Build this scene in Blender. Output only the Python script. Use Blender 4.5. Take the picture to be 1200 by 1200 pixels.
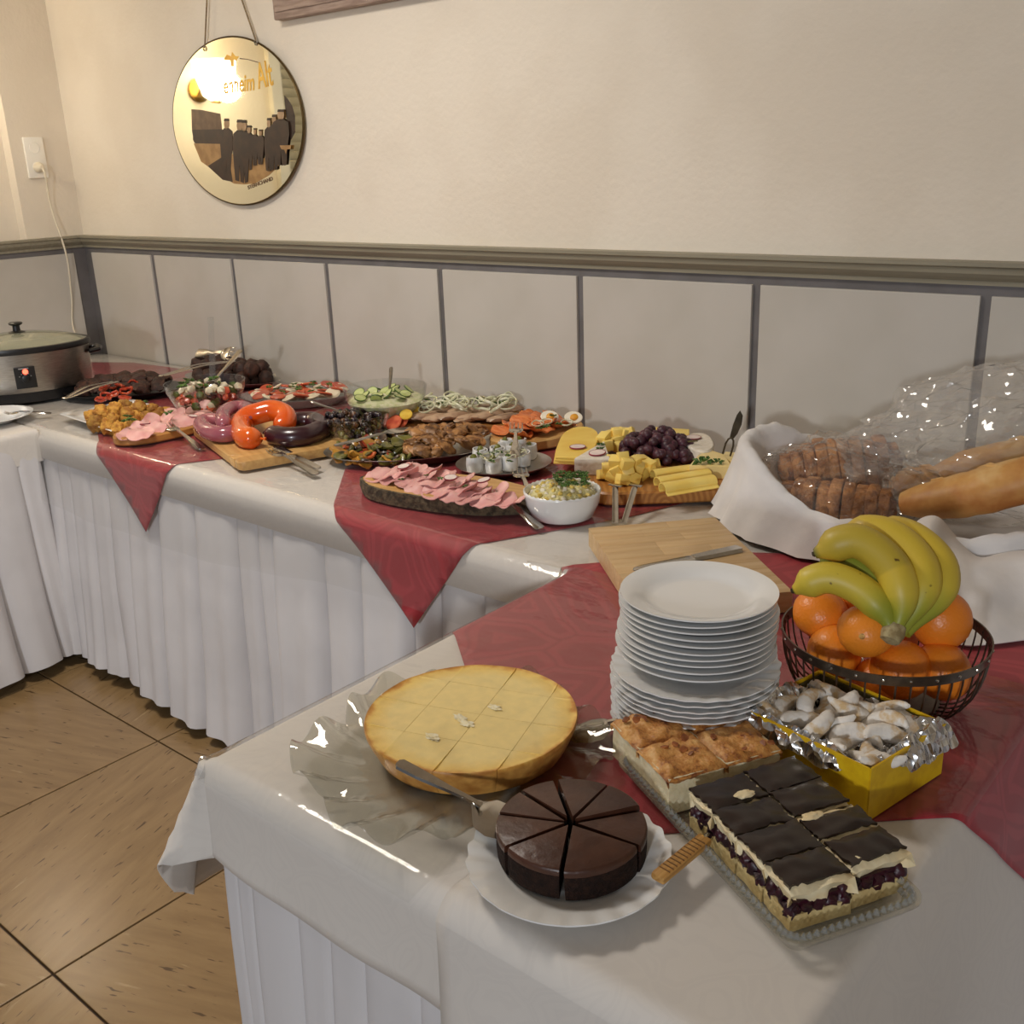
import bpy, bmesh, math, random
from mathutils import Vector, Matrix, Euler, noise

for o in list(bpy.data.objects):
    bpy.data.objects.remove(o)
SC = bpy.context.scene
COL = SC.collection
PI = math.pi
rnd = random.Random(11)

# ------------------------------------------------------------------ camera
F, YAW, PITCH, ROLL, CH = 1213.32, -0.7105137, 0.3271439, -0.0387707, 1.44
cd = Vector((math.sin(YAW)*math.cos(PITCH), math.cos(YAW)*math.cos(PITCH), -math.sin(PITCH)))
_r = Vector((math.cos(YAW), -math.sin(YAW), 0)); _u = _r.cross(cd)
cr = math.cos(ROLL)*_r + math.sin(ROLL)*_u
cu = -math.sin(ROLL)*_r + math.cos(ROLL)*_u
CP = Vector((0, 0, CH))
cam = bpy.data.cameras.new('camera'); cam.sensor_width = 36; cam.sensor_fit = 'HORIZONTAL'
cam.lens = F/1200*36; cam.clip_start = 0.02
camo = bpy.data.objects.new('camera', cam); COL.objects.link(camo)
camo.matrix_world = Matrix(((cr.x, cu.x, -cd.x, CP.x), (cr.y, cu.y, -cd.y, CP.y), (cr.z, cu.z, -cd.z, CP.z), (0, 0, 0, 1)))
SC.camera = camo

# ------------------------------------------------------------------ light
SC.view_settings.view_transform = 'Standard'; SC.view_settings.look = 'None'
SC.view_settings.gamma = 1; SC.view_settings.use_curve_mapping = False
SC.view_settings.exposure = 0.15
wd = bpy.data.worlds.new('world'); SC.world = wd; wd.use_nodes = True
wd.node_tree.nodes['Background'].inputs[0].default_value = (0.62, 0.67, 0.78, 1)
wd.node_tree.nodes['Background'].inputs[1].default_value = 0.20
def lamp(name, typ, loc, energy, col, size=0.3, target=None, sy=None):
    l = bpy.data.lights.new(name, typ); l.energy = energy; l.color = col
    o = bpy.data.objects.new(name, l); COL.objects.link(o); o.location = loc
    if typ == 'AREA':
        l.size = size
        if sy: l.shape = 'RECTANGLE'; l.size_y = sy
    elif typ == 'POINT': l.shadow_soft_size = size
    if target is not None:
        o.rotation_euler = (Vector(target)-Vector(loc)).to_track_quat('-Z', 'Y').to_euler()
    return o
lamp('window_daylight', 'AREA', (1.3, -4.4, 1.95), 100, (0.92, 0.96, 1.0), 0.26, (-1.7, 2.0, 0.9), 0.36)
lamp('ceiling_light', 'AREA', (-2.15, 0.85, 2.44), 24, (1.0, 0.925, 0.83), 0.5, (-2.15, 0.85, 0))
lamp('sconce_light', 'POINT', (-3.97, 1.50, 1.78), 6, (1.0, 0.87, 0.68), 0.06)

# ------------------------------------------------------------------ helpers
TZ = 0.75            # top of the covered tables, everything on them stands here
def ray(x, y): return cd + (x-600)/F*cr - (y-600)/F*cu
def A(x, y, z=TZ):   # point of the plane at height z seen at x, y in the photograph
    v = ray(x, y); return CP + (z-CH)/v.z*v
def AY(x, y, Y):
    v = ray(x, y); return CP + Y/v.y*v
def AX(x, y, X):
    v = ray(x, y); return CP + X/v.x*v
def AD(x, y, d): return CP + d*ray(x, y)
def depth(p): return (Vector(p)-CP).dot(cd)

def lin(c): 
    return tuple(((v/255)/12.92 if v/255 <= .04045 else ((v/255+.055)/1.055)**2.4) for v in c)
MATS = {}
class NT:
    def __init__(s, name):
        s.m = bpy.data.materials.new(name); s.m.use_nodes = True; s.t = s.m.node_tree
        s.n = s.t.nodes; s.l = s.t.links
        s.b = s.n.get('Principled BSDF'); s.out = s.n.get('Material Output')
    def new(s, t, **k):
        n = s.n.new(t)
        for a, b in k.items(): setattr(n, a, b)
        return n
    def coord(s, out='Object', scale=(1, 1, 1), rot=(0, 0, 0)):
        c = s.new('ShaderNodeTexCoord'); mp = s.new('ShaderNodeMapping')
        mp.inputs['Scale'].default_value = scale; mp.inputs['Rotation'].default_value = rot
        s.l.new(c.outputs[out], mp.inputs[0]); return mp.outputs[0]
    def noise(s, vec, scale, detail=3, rough=.5, dist=0):
        n = s.new('ShaderNodeTexNoise'); n.inputs['Scale'].default_value = scale; n.inputs['Detail'].default_value = detail
        n.inputs['Roughness'].default_value = rough; n.inputs['Distortion'].default_value = dist
        s.l.new(vec, n.inputs['Vector']); return n.outputs['Fac']
    def ramp(s, fac, stops):
        r = s.new('ShaderNodeValToRGB'); e = r.color_ramp.elements
        while len(e) < len(stops): e.new(.5)
        for i, (p, c) in enumerate(stops): e[i].position = p; e[i].color = (*c, 1) if len(c) == 3 else c
        s.l.new(fac, r.inputs[0]); return r.outputs[0]
    def mix(s, fac, a, b):
        m = s.new('ShaderNodeMix', data_type='RGBA')
        for sock, v in ((m.inputs[0], fac), (m.inputs[6], a), (m.inputs[7], b)):
            if hasattr(v, 'is_output'): s.l.new(v, sock)
            else: sock.default_value = v if isinstance(v, (int, float)) else (*v, 1)
        return m.outputs[2]
    def bump(s, h, strength, dist=.002):
        b = s.new('ShaderNodeBump'); b.inputs['Strength'].default_value = strength; b.inputs['Distance'].default_value = dist
        s.l.new(h, b.inputs['Height']); s.l.new(b.outputs[0], s.b.inputs['Normal']); return b.outputs[0]
    def set(s, **k):
        for a, v in k.items(): s.b.inputs[a.replace('_', ' ')].default_value = v

def mat(name, col, rough=.5, metal=0., col2=None, ns=30, lo=.4, hi=.6, bump=0., bs=80, bd=.002, spec=.5, sss=0., coat=0., rnd_h=0., scale=(1, 1, 1), detail=3, sssr=(1, .5, .3), sscale=.005):
    if name in MATS: return MATS[name]
    t = NT(name); c = lin(col)
    t.set(Roughness=rough, Metallic=metal)
    t.b.inputs['Specular IOR Level'].default_value = spec
    if sss:
        t.b.inputs['Subsurface Weight'].default_value = sss; t.b.inputs['Subsurface Radius'].default_value = sssr
        t.b.inputs['Subsurface Scale'].default_value = sscale
    if coat: t.b.inputs['Coat Weight'].default_value = coat; t.b.inputs['Coat Roughness'].default_value = .08
    t.b.inputs['Base Color'].default_value = (*c, 1)
    vec = t.coord(scale=scale) if (col2 or bump) else None
    cc = None
    if col2:
        cc = t.ramp(t.noise(vec, ns, detail), [(lo, c), (hi, lin(col2))])
    if rnd_h:
        oi = t.new('ShaderNodeObjectInfo'); mr = t.new('ShaderNodeMapRange')
        mr.inputs['To Min'].default_value = 1-rnd_h; mr.inputs['To Max'].default_value = 1+rnd_h
        t.l.new(oi.outputs['Random'], mr.inputs[0])
        hs = t.new('ShaderNodeHueSaturation'); t.l.new(mr.outputs[0], hs.inputs['Value'])
        if cc is None: hs.inputs['Color'].default_value = (*c, 1)
        else: t.l.new(cc, hs.inputs['Color'])
        cc = hs.outputs[0]
    if cc is not None: t.l.new(cc, t.b.inputs['Base Color'])
    if bump: t.bump(t.noise(vec, bs, 4), bump, bd)
    MATS[name] = t.m; return t.m

def thin_glass(name,  tint=(1, 1, 1), refl=1.0, rough=.02, bump=0., bs=20, bd=.002, haze=0., hcol=(.8, .8, .8), ior=1.45, scale=(1, 1, 1), detail=3, crinkle=False):
    if name in MATS: return MATS[name]
    t = NT(name); t.n.remove(t.b)
    tr = t.new('ShaderNodeBsdfTransparent'); tr.inputs[0].default_value = (*tint, 1)
    gl = t.new('ShaderNodeBsdfGlossy'); gl.inputs['Roughness'].default_value = rough
    fr = t.new('ShaderNodeLayerWeight'); fr.inputs[0].default_value = .5     # Schlick, the same from both sides of the sheet
    pw = t.new('ShaderNodeMath', operation='POWER'); pw.inputs[1].default_value = 5; t.l.new(fr.outputs['Facing'], pw.inputs[0])
    f0 = ((ior-1)/(ior+1))**2
    mu = t.new('ShaderNodeMath', operation='MULTIPLY_ADD', use_clamp=True); mu.inputs[1].default_value = min(1, (1-f0)*min(refl, 1.15)); mu.inputs[2].default_value = f0*refl
    t.l.new(pw.outputs[0], mu.inputs[0])
    if bump:
        b = t.new('ShaderNodeBump'); b.inputs['Strength'].default_value = bump; b.inputs['Distance'].default_value = bd
        if crinkle:
            cv = t.coord(scale=scale); nn = t.new('ShaderNodeTexNoise'); nn.inputs['Scale'].default_value = bs*.5; t.l.new(cv, nn.inputs[0])
            mx_ = t.new('ShaderNodeMix', data_type='VECTOR'); mx_.inputs[0].default_value = .06; t.l.new(cv, mx_.inputs[4]); t.l.new(nn.outputs['Color'], mx_.inputs[5])
            vo = t.new('ShaderNodeTexVoronoi'); vo.inputs['Scale'].default_value = bs; t.l.new(mx_.outputs[1], vo.inputs['Vector']); t.l.new(vo.outputs['Distance'], b.inputs['Height'])
        else: t.l.new(t.noise(t.coord(scale=scale), bs, detail, .5, .3), b.inputs['Height'])
        t.l.new(b.outputs[0], gl.inputs['Normal']); t.l.new(b.outputs[0], fr.inputs['Normal'])
    src = tr.outputs[0]
    if haze:
        df = t.new('ShaderNodeBsdfDiffuse'); df.inputs[0].default_value = (*hcol, 1)
        mh = t.new('ShaderNodeMixShader'); mh.inputs[0].default_value = haze
        t.l.new(src, mh.inputs[1]); t.l.new(df.outputs[0], mh.inputs[2]); src = mh.outputs[0]
    mx = t.new('ShaderNodeMixShader'); t.l.new(mu.outputs[0], mx.inputs[0]); t.l.new(src, mx.inputs[1]); t.l.new(gl.outputs[0], mx.inputs[2])
    t.l.new(mx.outputs[0], t.out.inputs[0])
    MATS[name] = t.m; return t.m

def props(o, label=None, cat=None, group=None, kind=None):
    if label: o['label'] = label
    if cat: o['category'] = cat
    if group: o['group'] = group
    if kind: o['kind'] = kind
    return o
def thing(name, label, cat, loc=(0, 0, 0), rz=0., group=None, rot=None):
    o = bpy.data.objects.new(name, None); COL.objects.link(o); o.empty_display_size = .05
    o.location = loc; o.rotation_euler = rot if rot is not None else (0, 0, rz)
    return props(o, label, cat, group)
def dup(root, loc=None, rot=None, label=None, group=None, parent=None, scale=None):
    c = root.copy(); COL.objects.link(c)
    if parent is not None or root.parent is not None: c.parent = parent
    if loc is not None: c.location = loc
    if rot is not None: c.rotation_euler = rot
    if scale is not None: c.scale = scale if hasattr(scale, '__len__') else (scale,)*3
    if label: c['label'] = label
    if group: c['group'] = group
    for ch in list(root.children): dup(ch, parent=c)
    return c

class MB:
    def __init__(s): s.v = []; s.f = []; s.mi = []
    def add(s, vs, fs, m=0, M=None):
        b = len(s.v)
        s.v += [tuple(M @ Vector(p)) if M is not None else tuple(p) for p in vs]
        s.f += [tuple(i+b for i in f) for f in fs]; s.mi += [m]*len(fs); return s
    def lathe(s, prof, n=32, sx=1., sy=1., c=(0, 0, 0), mod=None, m=0, closed=False, M=None):
        vs, fs = [], []; k = len(prof)
        for i in range(n):
            a = 2*PI*i/n
            for j, (r, z) in enumerate(prof):
                rr, zz = mod(a, r, z) if mod else (r, z)
                vs.append((c[0]+rr*math.cos(a)*sx, c[1]+rr*math.sin(a)*sy, c[2]+zz))
        J = k if closed else k-1
        for i in range(n):
            i2 = (i+1) % n
            for j in range(J):
                j2 = (j+1) % k
                fs.append((i*k+j, i2*k+j, i2*k+j2, i*k+j2))
        if not closed:
            if prof[0][0] > 1e-5: fs.append(tuple(i*k for i in range(n))[::-1])
            if prof[-1][0] > 1e-5: fs.append(tuple(i*k+k-1 for i in range(n)))
        return s.add(vs, fs, m, M)
    def tube(s, pts, rad, n=8, closed=False, m=0, M=None, sq=(1, 1), up=None):
        pts = [Vector(p) for p in pts]; L = len(pts); vs, fs = [], []
        if not hasattr(rad, '__len__'): rad = [rad]*L
        prev = None
        for i, p in enumerate(pts):
            if closed: t = pts[(i+1) % L]-pts[i-1]
            else: t = pts[min(i+1, L-1)]-pts[max(i-1, 0)]
            t.normalize()
            if prev is None:
                ref = Vector(up) if up else (Vector((0, 0, 1)) if abs(t.z) < .9 else Vector((1, 0, 0)))
            else: ref = prev
            nx = (ref - ref.dot(t)*t)
            if nx.length < 1e-6: nx = t.orthogonal()
            nx.normalize(); ny = t.cross(nx); prev = nx
            for k in range(n):
                a = 2*PI*k/n
                vs.append(p + rad[i]*(math.cos(a)*nx*sq[0] + math.sin(a)*ny*sq[1]))
        for i in range(L if closed else L-1):
            i2 = (i+1) % L
            for k in range(n):
                k2 = (k+1) % n; fs.append((i*n+k, i*n+k2, i2*n+k2, i2*n+k))
        if not closed:
            fs.append(tuple(range(n))[::-1]); fs.append(tuple((L-1)*n+k for k in range(n)))
        return s.add(vs, fs, m, M)
    def prism(s, poly, z0, z1, bev=0., m=0, M=None, levels=None):
        n = len(poly); cx = sum(p[0] for p in poly)/n; cy = sum(p[1] for p in poly)/n
        def ins(b):
            out = []
            for p in poly:
                d = math.hypot(p[0]-cx, p[1]-cy) or 1; k = max(0, 1-b/d)
                out.append((cx+(p[0]-cx)*k, cy+(p[1]-cy)*k))
            return out
        lv = levels or ([(0, z0)] + ([(0, z1-bev), (bev, z1)] if bev else [(0, z1)]))
        if bev and not levels: lv = [(bev, z0), (0, z0+bev), (0, z1-bev), (bev, z1)]
        vs, fs = [], []
        for b, z in lv: vs += [(x, y, z) for x, y in ins(b)]
        for l in range(len(lv)-1):
            for i in range(n):
                j = (i+1) % n; fs.append((l*n+i, l*n+j, (l+1)*n+j, (l+1)*n+i))
        fs.append(tuple(range(n))[::-1]); fs.append(tuple((len(lv)-1)*n+i for i in range(n)))
        return s.add(vs, fs, m, M)
    def box(s, c, sz, bev=0., m=0, M=None):
        x, y, z = sz[0]/2, sz[1]/2, sz[2]/2
        if not bev:
            return s.prism([(c[0]-x, c[1]-y), (c[0]+x, c[1]-y), (c[0]+x, c[1]+y), (c[0]-x, c[1]+y)], c[2]-z, c[2]+z, 0, m, M)
        b = bev; vs = []
        bm = bmesh.new(); bmesh.ops.create_cube(bm, size=1)
        for v in bm.verts: v.co = Vector((v.co.x*sz[0], v.co.y*sz[1], v.co.z*sz[2]))
        bmesh.ops.bevel(bm, geom=list(bm.edges), offset=b, segments=2, affect='EDGES', profile=.6)
        bm.verts.index_update()
        vs = [(v.co.x+c[0], v.co.y+c[1], v.co.z+c[2]) for v in bm.verts]; fs = [tuple(v.index for v in f.verts) for f in bm.faces]
        bm.free(); return s.add(vs, fs, m, M)
    def blob(s, c, r, sub=2, amp=.1, fr=2., seed=0., m=0, M=None, fn=None):
        bm = bmesh.new(); bmesh.ops.create_icosphere(bm, subdivisions=sub, radius=1); bm.verts.index_update()
        vs = []
        for v in bm.verts:
            p = v.co.normalized(); k = 1+amp*noise.noise(p*fr+Vector((seed*3.7, seed*1.3, seed)))
            if fn: p = fn(p)
            vs.append((c[0]+p.x*r[0]*k, c[1]+p.y*r[1]*k, c[2]+p.z*r[2]*k))
        fs = [tuple(v.index for v in f.verts) for f in bm.faces]; bm.free()
        return s.add(vs, fs, m, M)
    def grid(s, nu, nv, fn, th=0., m=0, M=None, wrap=False):
        P = [[Vector(fn(i/(nu-(0 if wrap else 1)), j/(nv-1))) for j in range(nv)] for i in range(nu)]
        vs = [p for row in P for p in row]; fs = []
        iu = nu if wrap else nu-1
        for i in range(iu):
            i2 = (i+1) % nu
            for j in range(nv-1): fs.append((i*nv+j, i2*nv+j, i2*nv+j+1, i*nv+j+1))
        if th:
            N = []
            for i in range(nu):
                for j in range(nv):
                    if wrap: a = P[(i+1) % nu][j]-P[i-1][j]
                    else: a = P[min(i+1, nu-1)][j]-P[max(i-1, 0)][j]
                    b = P[i][min(j+1, nv-1)]-P[i][max(j-1, 0)]
                    q = a.cross(b); N.append(q.normalized() if q.length > 1e-9 else Vector((0, 0, 1)))
            k = len(vs); vs = vs + [p - n*th for p, n in zip(vs, N)]
            fs += [tuple(i+k for i in f)[::-1] for f in fs]
            for i in range(iu):
                i2 = (i+1) % nu
                fs.append((i*nv, i*nv+k, i2*nv+k, i2*nv)); e = nv-1
                fs.append((i2*nv+e, i2*nv+e+k, i*nv+e+k, i*nv+e))
            if not wrap:
                for j in range(nv-1):
                    fs.append((j+1, j+1+k, j+k, j)); e = (nu-1)*nv
                    fs.append((e+j, e+j+k, e+j+1+k, e+j+1))
        return s.add(vs, fs, m, M)
    def mesh(s, name, mats, angle=40):
        me = bpy.data.meshes.new(name); me.from_pydata(s.v, [], s.f)
        if not isinstance(mats, (list, tuple)): mats = [mats]
        for mm in mats: me.materials.append(mm)
        me.polygons.foreach_set('material_index', s.mi)
        bm = bmesh.new(); bm.from_mesh(me); bmesh.ops.recalc_face_normals(bm, faces=bm.faces); bm.to_mesh(me); bm.free()
        if angle:
            me.shade_smooth(); me.set_sharp_from_angle(angle=math.radians(angle))
        me.update(); return me
    def build(s, name, mats, parent=None, loc=None, rot=None, angle=40):
        o = bpy.data.objects.new(name, s.mesh(name, mats, angle)); COL.objects.link(o)
        if parent is not None: o.parent = parent
        if loc is not None: o.location = loc
        if rot is not None: o.rotation_euler = rot if hasattr(rot, '__len__') else (0, 0, rot)
        return o
def inst(name, me, parent=None, loc=(0, 0, 0), rot=(0, 0, 0), scale=None):
    o = bpy.data.objects.new(name, me); COL.objects.link(o)
    if parent is not None: o.parent = parent
    o.location = loc; o.rotation_euler = rot
    if scale is not None: o.scale = scale if hasattr(scale, '__len__') else (scale,)*3
    return o
def rect(w, h, r=0., n=4, cx=0, cy=0):
    if not r: return [(cx-w/2, cy-h/2), (cx+w/2, cy-h/2), (cx+w/2, cy+h/2), (cx-w/2, cy+h/2)]
    out = []
    for sx, sy, a0 in ((1, -1, -90), (1, 1, 0), (-1, 1, 90), (-1, -1, 180)):
        for i in range(n+1):
            a = math.radians(a0+90*i/n); out.append((cx+sx*(w/2-r)+r*math.cos(a), cy+sy*(h/2-r)+r*math.sin(a)))
    return out
def ell(a, b, n=40, wob=0., seed=0):
    return [((a*(1+wob*noise.noise((2*math.cos(t), 2*math.sin(t), seed))))*math.cos(t), (b*(1+wob*noise.noise((2*math.cos(t), 2*math.sin(t), seed))))*math.sin(t)) for t in [2*PI*i/n for i in range(n)]]
def nz(*p): return noise.noise(Vector(p))
def sm(a, b, x):
    t = max(0, min(1, (x-a)/(b-a))); return t*t*(3-2*t)
# ------------------------------------------------------------------ room
WY, WX = 2.2, -4.127
m_plaster = mat('wall plaster', (232, 222, 206), .85, col2=(226, 215, 198), ns=3, bump=.35, bs=55, bd=.004, spec=.2)
m_panel = mat('wainscot panel paint', (198, 192, 183), .38, col2=(192, 186, 176), ns=4, bump=.04, bs=200, spec=.4)
m_strip = mat('grey wainscot strip', (112, 108, 108), .5, col2=(104, 100, 99), ns=12)
m_rail = mat('grey green rail paint', (150, 143, 124), .45, col2=(138, 131, 112), ns=20, lo=.35, hi=.65, scale=(.2, 4, 4), bump=.05)
m_ceil = mat('ceiling paint', (226, 220, 208), .9, col2=(220, 213, 200), ns=2)

def floor_mat(name, ang):
    t = NT(name); vec = t.coord(scale=(1, 1, 1))
    oi = t.new('ShaderNodeObjectInfo'); va = t.new('ShaderNodeVectorMath', operation='ADD'); t.l.new(vec, va.inputs[0]); t.l.new(oi.outputs['Location'], va.inputs[1])
    mp = t.new('ShaderNodeMapping'); mp.vector_type = 'TEXTURE'; mp.inputs['Rotation'].default_value = (0, 0, ang); mp.inputs['Scale'].default_value = (1, .16, 1)
    t.l.new(va.outputs[0], mp.inputs[0]); v2 = mp.outputs[0]
    base = t.ramp(t.noise(v2, 5, 4, .6, .4), [(.3, lin((134, 107, 72))), (.7, lin((152, 124, 86)))])
    dash = t.ramp(t.noise(v2, 17, 2, .5), [(.665, (0, 0, 0)), (.69, (1, 1, 1))])
    lt = t.ramp(t.noise(v2, 9, 3, .6), [(.66, (0, 0, 0)), (.76, (1, 1, 1))])
    c = t.mix(lt, base, lin((172, 146, 106))); c = t.mix(dash, c, lin((84, 62, 38)))
    t.l.new(c, t.b.inputs['Base Color']); t.set(Roughness=.27); t.bump(t.noise(vec, 14, 3), .08, .01)
    return t.m
fl = MB(); fl.box((-1.1, 0, -.03), (8.0, 7.0, .05)); fl = fl.build('floor', mat('floor joint', (70, 50, 34), .8, col2=(58, 42, 28), ns=30)); props(fl, kind='structure')
tA, tB = floor_mat('floor tile along', .35), floor_mat('floor tile across', .35+PI/2)
c0 = A(185, 868.7, 0); T = .5985
tm = [MB().box((0, 0, -.0025), (T-.005, T-.005, .007), .0012).mesh('tile', m, 12) for m in (tA, tB)]
for i in range(-6, 5):
    for j in range(-4, 2):
        x, y = c0.x+(i+.5)*T, c0.y+(j+.5)*T
        if x > WX+.2: inst('tile', tm[(i+j) % 2], fl, (x, y, 0), (0, 0, 0))

wb = MB().box(((WX+1.8)/2, WY+.06, 1.32), (1.8-WX+.2, .12, 2.64)).build('wall_back', m_plaster); props(wb, kind='structure')
# left wall: recessed in front of a shallow reveal
wl = MB(); wl.box((WX-.06, 2.083, 1.32), (.12, .234, 2.64)); wl.box((WX-.106, .2, 1.32), (.10, 3.54, 2.64))
wl = wl.build('wall_left', m_plaster); props(wl, kind='structure')
ce = MB().box((-1.2, .2, 2.56), (6.1, 4.2, .08)).build('ceiling', m_ceil); props(ce, kind='structure')
wr = MB().box((1.81, .7, 1.32), (.12, 3.12, 2.64)).build('added_wall_right', m_plaster); props(wr, kind='structure')  # unseen wall, added to keep the world light off the dessert table's right drape
# wainscot on the back wall
bk = MB().box(((WX+1.8)/2, WY-.004, .59), (1.8-WX, .008, 1.18)).build('wainscot_back', m_strip, wb)
S7, DX = -.623, .4985
pm = MB().box((0, 0, .576), (DX-.021, .009, 1.152), .0018).mesh('panel', m_panel, 12)
for k in range(-4, 6):
    x = S7-DX/2-k*DX
    if x > 1.6: continue
    inst('panel', pm, wb, (x, WY-.0115, 0))
w6 = (S7-6*DX) - (WX+.062); 
MB().box(((S7-6*DX+WX+.062)/2-.006, WY-.0115, .576), (w6-.022, .009, 1.152), .0018).build('panel', m_panel, wb, angle=12)
def railprof(): return [(0, 1.172), (.016, 1.172), (.016, 1.181), (.024, 1.186), (.034, 1.196), (.036, 1.207), (.044, 1.211), (.044, 1.219), (0, 1.219)]
pr = railprof()
def extr(prof, pts):
    mb = MB(); k = len(prof); vs = []; fs = []
    for P, d in pts: vs += [(P[0]+d[0]*a, P[1]+d[1]*a, z) for a, z in prof]
    for i in range(len(pts)-1):
        for j in range(k): j2 = (j+1) % k; fs.append((i*k+j, i*k+j2, (i+1)*k+j2, (i+1)*k+j))
    fs.append(tuple(range(k))); fs.append(tuple((len(pts)-1)*k+j for j in range(k))[::-1])
    return mb.add(vs, fs)
props(extr(pr, [((WX, WY), (1, -1)), ((1.75, WY), (0, -1))]).build('trim_1', m_rail, angle=25), kind='structure')
props(extr(pr, [((WX, WY), (1, -1)), ((WX, -1.4), (1, 0))]).build('trim_2', m_rail, angle=25), kind='structure')
MB().box((WX+.004, .45, .59), (.008, 3.5, 1.18)).build('wainscot_left', m_strip, wl)
for k in range(4):
    y1 = WY-.062-k*.62
    MB().box((WX+.0115, y1-.3, .576), (.009, .6, 1.152), .0018).build('panel', m_panel, wl, angle=12)
# window with closed blinds on the left wall (seen in the mirror)
wn = thing('window_1', None, None, (WX-.05, .62, 0)); props(wn, kind='structure')
m_wf = mat('window frame paint', (224, 218, 204), .4, col2=(216, 209, 194), ns=8)
fr = MB()
for a in (-1, 1): fr.box((0, a*.47, 1.78), (.05, .06, 1.1))
for z in (1.25, 2.31): fr.box((0, 0, z), (.05, 1.0, .06))
fr.build('window_frame', m_wf, wn)
MB().box((-.012, 0, 1.78), (.004, .9, 1.02)).build('pane', thin_glass('window glass', (.2, .25, .3)), wn)
sl = MB().box((0, 0, 0), (.004, .88, .042)).mesh('blind_slat', mat('blind slat fabric', (196, 187, 165), .6, col2=(186, 177, 154), ns=10))
for k in range(25): inst('blind_slat', sl, wn, (.014, 0, 1.30+k*.04), (0, .55, 0))
# wall lamp beside the corner, outside the picture but mirrored
sc = thing('wall_lamp', 'small wall lamp with a cream glass shade on the left wall', 'lamp', (WX-.055, 1.50, 1.78))
MB().lathe([(0, 0), (.05, 0), (.05, .012), (.03, .02), (0, .02)], 24, M=Matrix.Rotation(PI/2, 4, 'Y')).build('wall_plate', mat('brass', (176, 140, 70), .3, 1., col2=(160, 124, 60), ns=20), sc)
MB().tube([(.02, 0, 0), (.10, 0, -.05), (.155, 0, -.055)], .008, 8).build('arm', MATS['brass'], sc)
shd = NT('lamp shade glass'); shd.set(Roughness=.4); shd.b.inputs['Base Color'].default_value = (.9, .8, .6, 1); shd.b.inputs['Emission Color'].default_value = (1, .86, .64, 1); shd.b.inputs['Emission Strength'].default_value = 8
MB().lathe([(.03, -.05), (.06, -.03), (.085, .05), (.09, .11), (.087, .11), (.08, .05), (.055, -.025), (.026, -.045)], 28, closed=True, c=(.14, 0, 0)).build('shade', shd.m, sc)

# ------------------------------------------------------------------ tables and cloths
YF, XL, XR, YN, XLT = 1.375, -1.03, -.275, .612, -3.0
def cloth_mat(name, c1, c2, sw, rough=.75, bump=.15, damask=.5, scale=14):
    t = NT(name); vec = t.coord()
    wv = t.new('ShaderNodeTexVoronoi', feature='DISTANCE_TO_EDGE'); wv.inputs['Scale'].default_value = scale
    ns = t.new('ShaderNodeTexNoise'); ns.inputs['Scale'].default_value = scale*.6; t.l.new(vec, ns.inputs[0])
    md = t.new('ShaderNodeMix', data_type='VECTOR') ; md.inputs[0].default_value = .12
    t.l.new(vec, md.inputs[4]); t.l.new(ns.outputs['Color'], md.inputs[5]); t.l.new(md.outputs[1], wv.inputs['Vector'])
    mu = t.new('ShaderNodeMath', operation='MULTIPLY'); mu.inputs[1].default_value = 38; t.l.new(wv.outputs['Distance'], mu.inputs[0])
    sn = t.new('ShaderNodeMath', operation='SINE'); t.l.new(mu.outputs[0], sn.inputs[0])
    fac = t.ramp(sn.outputs[0], [(.25, (0, 0, 0)), (.75, (damask,)*3)])
    t.l.new(t.mix(fac, lin(c1), lin(c2)), t.b.inputs['Base Color'])
    t.set(Roughness=rough); t.b.inputs['Sheen Weight'].default_value = .15
    b1 = t.noise(vec, 9, 3); t.bump(b1, bump, .012)
    return t.m
m_white = cloth_mat('white damask cloth', (216, 210, 203), (208, 202, 196), 1, bump=.12, damask=.28)
m_skirt = mat('white skirt fabric', (214, 211, 212), .85, col2=(208, 205, 206), ns=6, bump=.1, bs=300, spec=.2)
m_red = cloth_mat('red damask cloth', (150, 30, 42), (166, 44, 54), 1, rough=.6, bump=.06, damask=.8, scale=7)
m_film = thin_glass('clear plastic film', (.97, .97, .965), 1.35, .09, bump=.25, bs=7, bd=.02, haze=.014, hcol=(.86, .84, .80), detail=4, scale=(1, 1.7, 1))
m_table = mat('pale table board', (176, 150, 116), .5, col2=(160, 132, 98), ns=6, scale=(1, 8, 1))
m_steel = mat('dark steel', (70, 70, 72), .4, .9, col2=(60, 60, 62), ns=30)
def rounded(d, rr):
    if d <= 0: return 0, 0
    q = rr*PI/2
    if d < q: a = d/rr; return rr*math.sin(a), rr*(1-math.cos(a))
    return rr, rr+(d-q)
def W(x, y, lift):          # wall table: folds over the front edge
    d = YF-y; o, dr = rounded(d, .007+lift)
    wv = (.012+lift*.6)*sm(.0, .025, dr)+dr*(.10+.04*math.sin(x*9+1)+.02*math.sin(x*23))*sm(.02, .2, dr)
    return (x, (YF if d > 0 else y)-o-wv-(lift if d > 0 else 0)*.3, TZ-.012+lift-dr)
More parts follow.
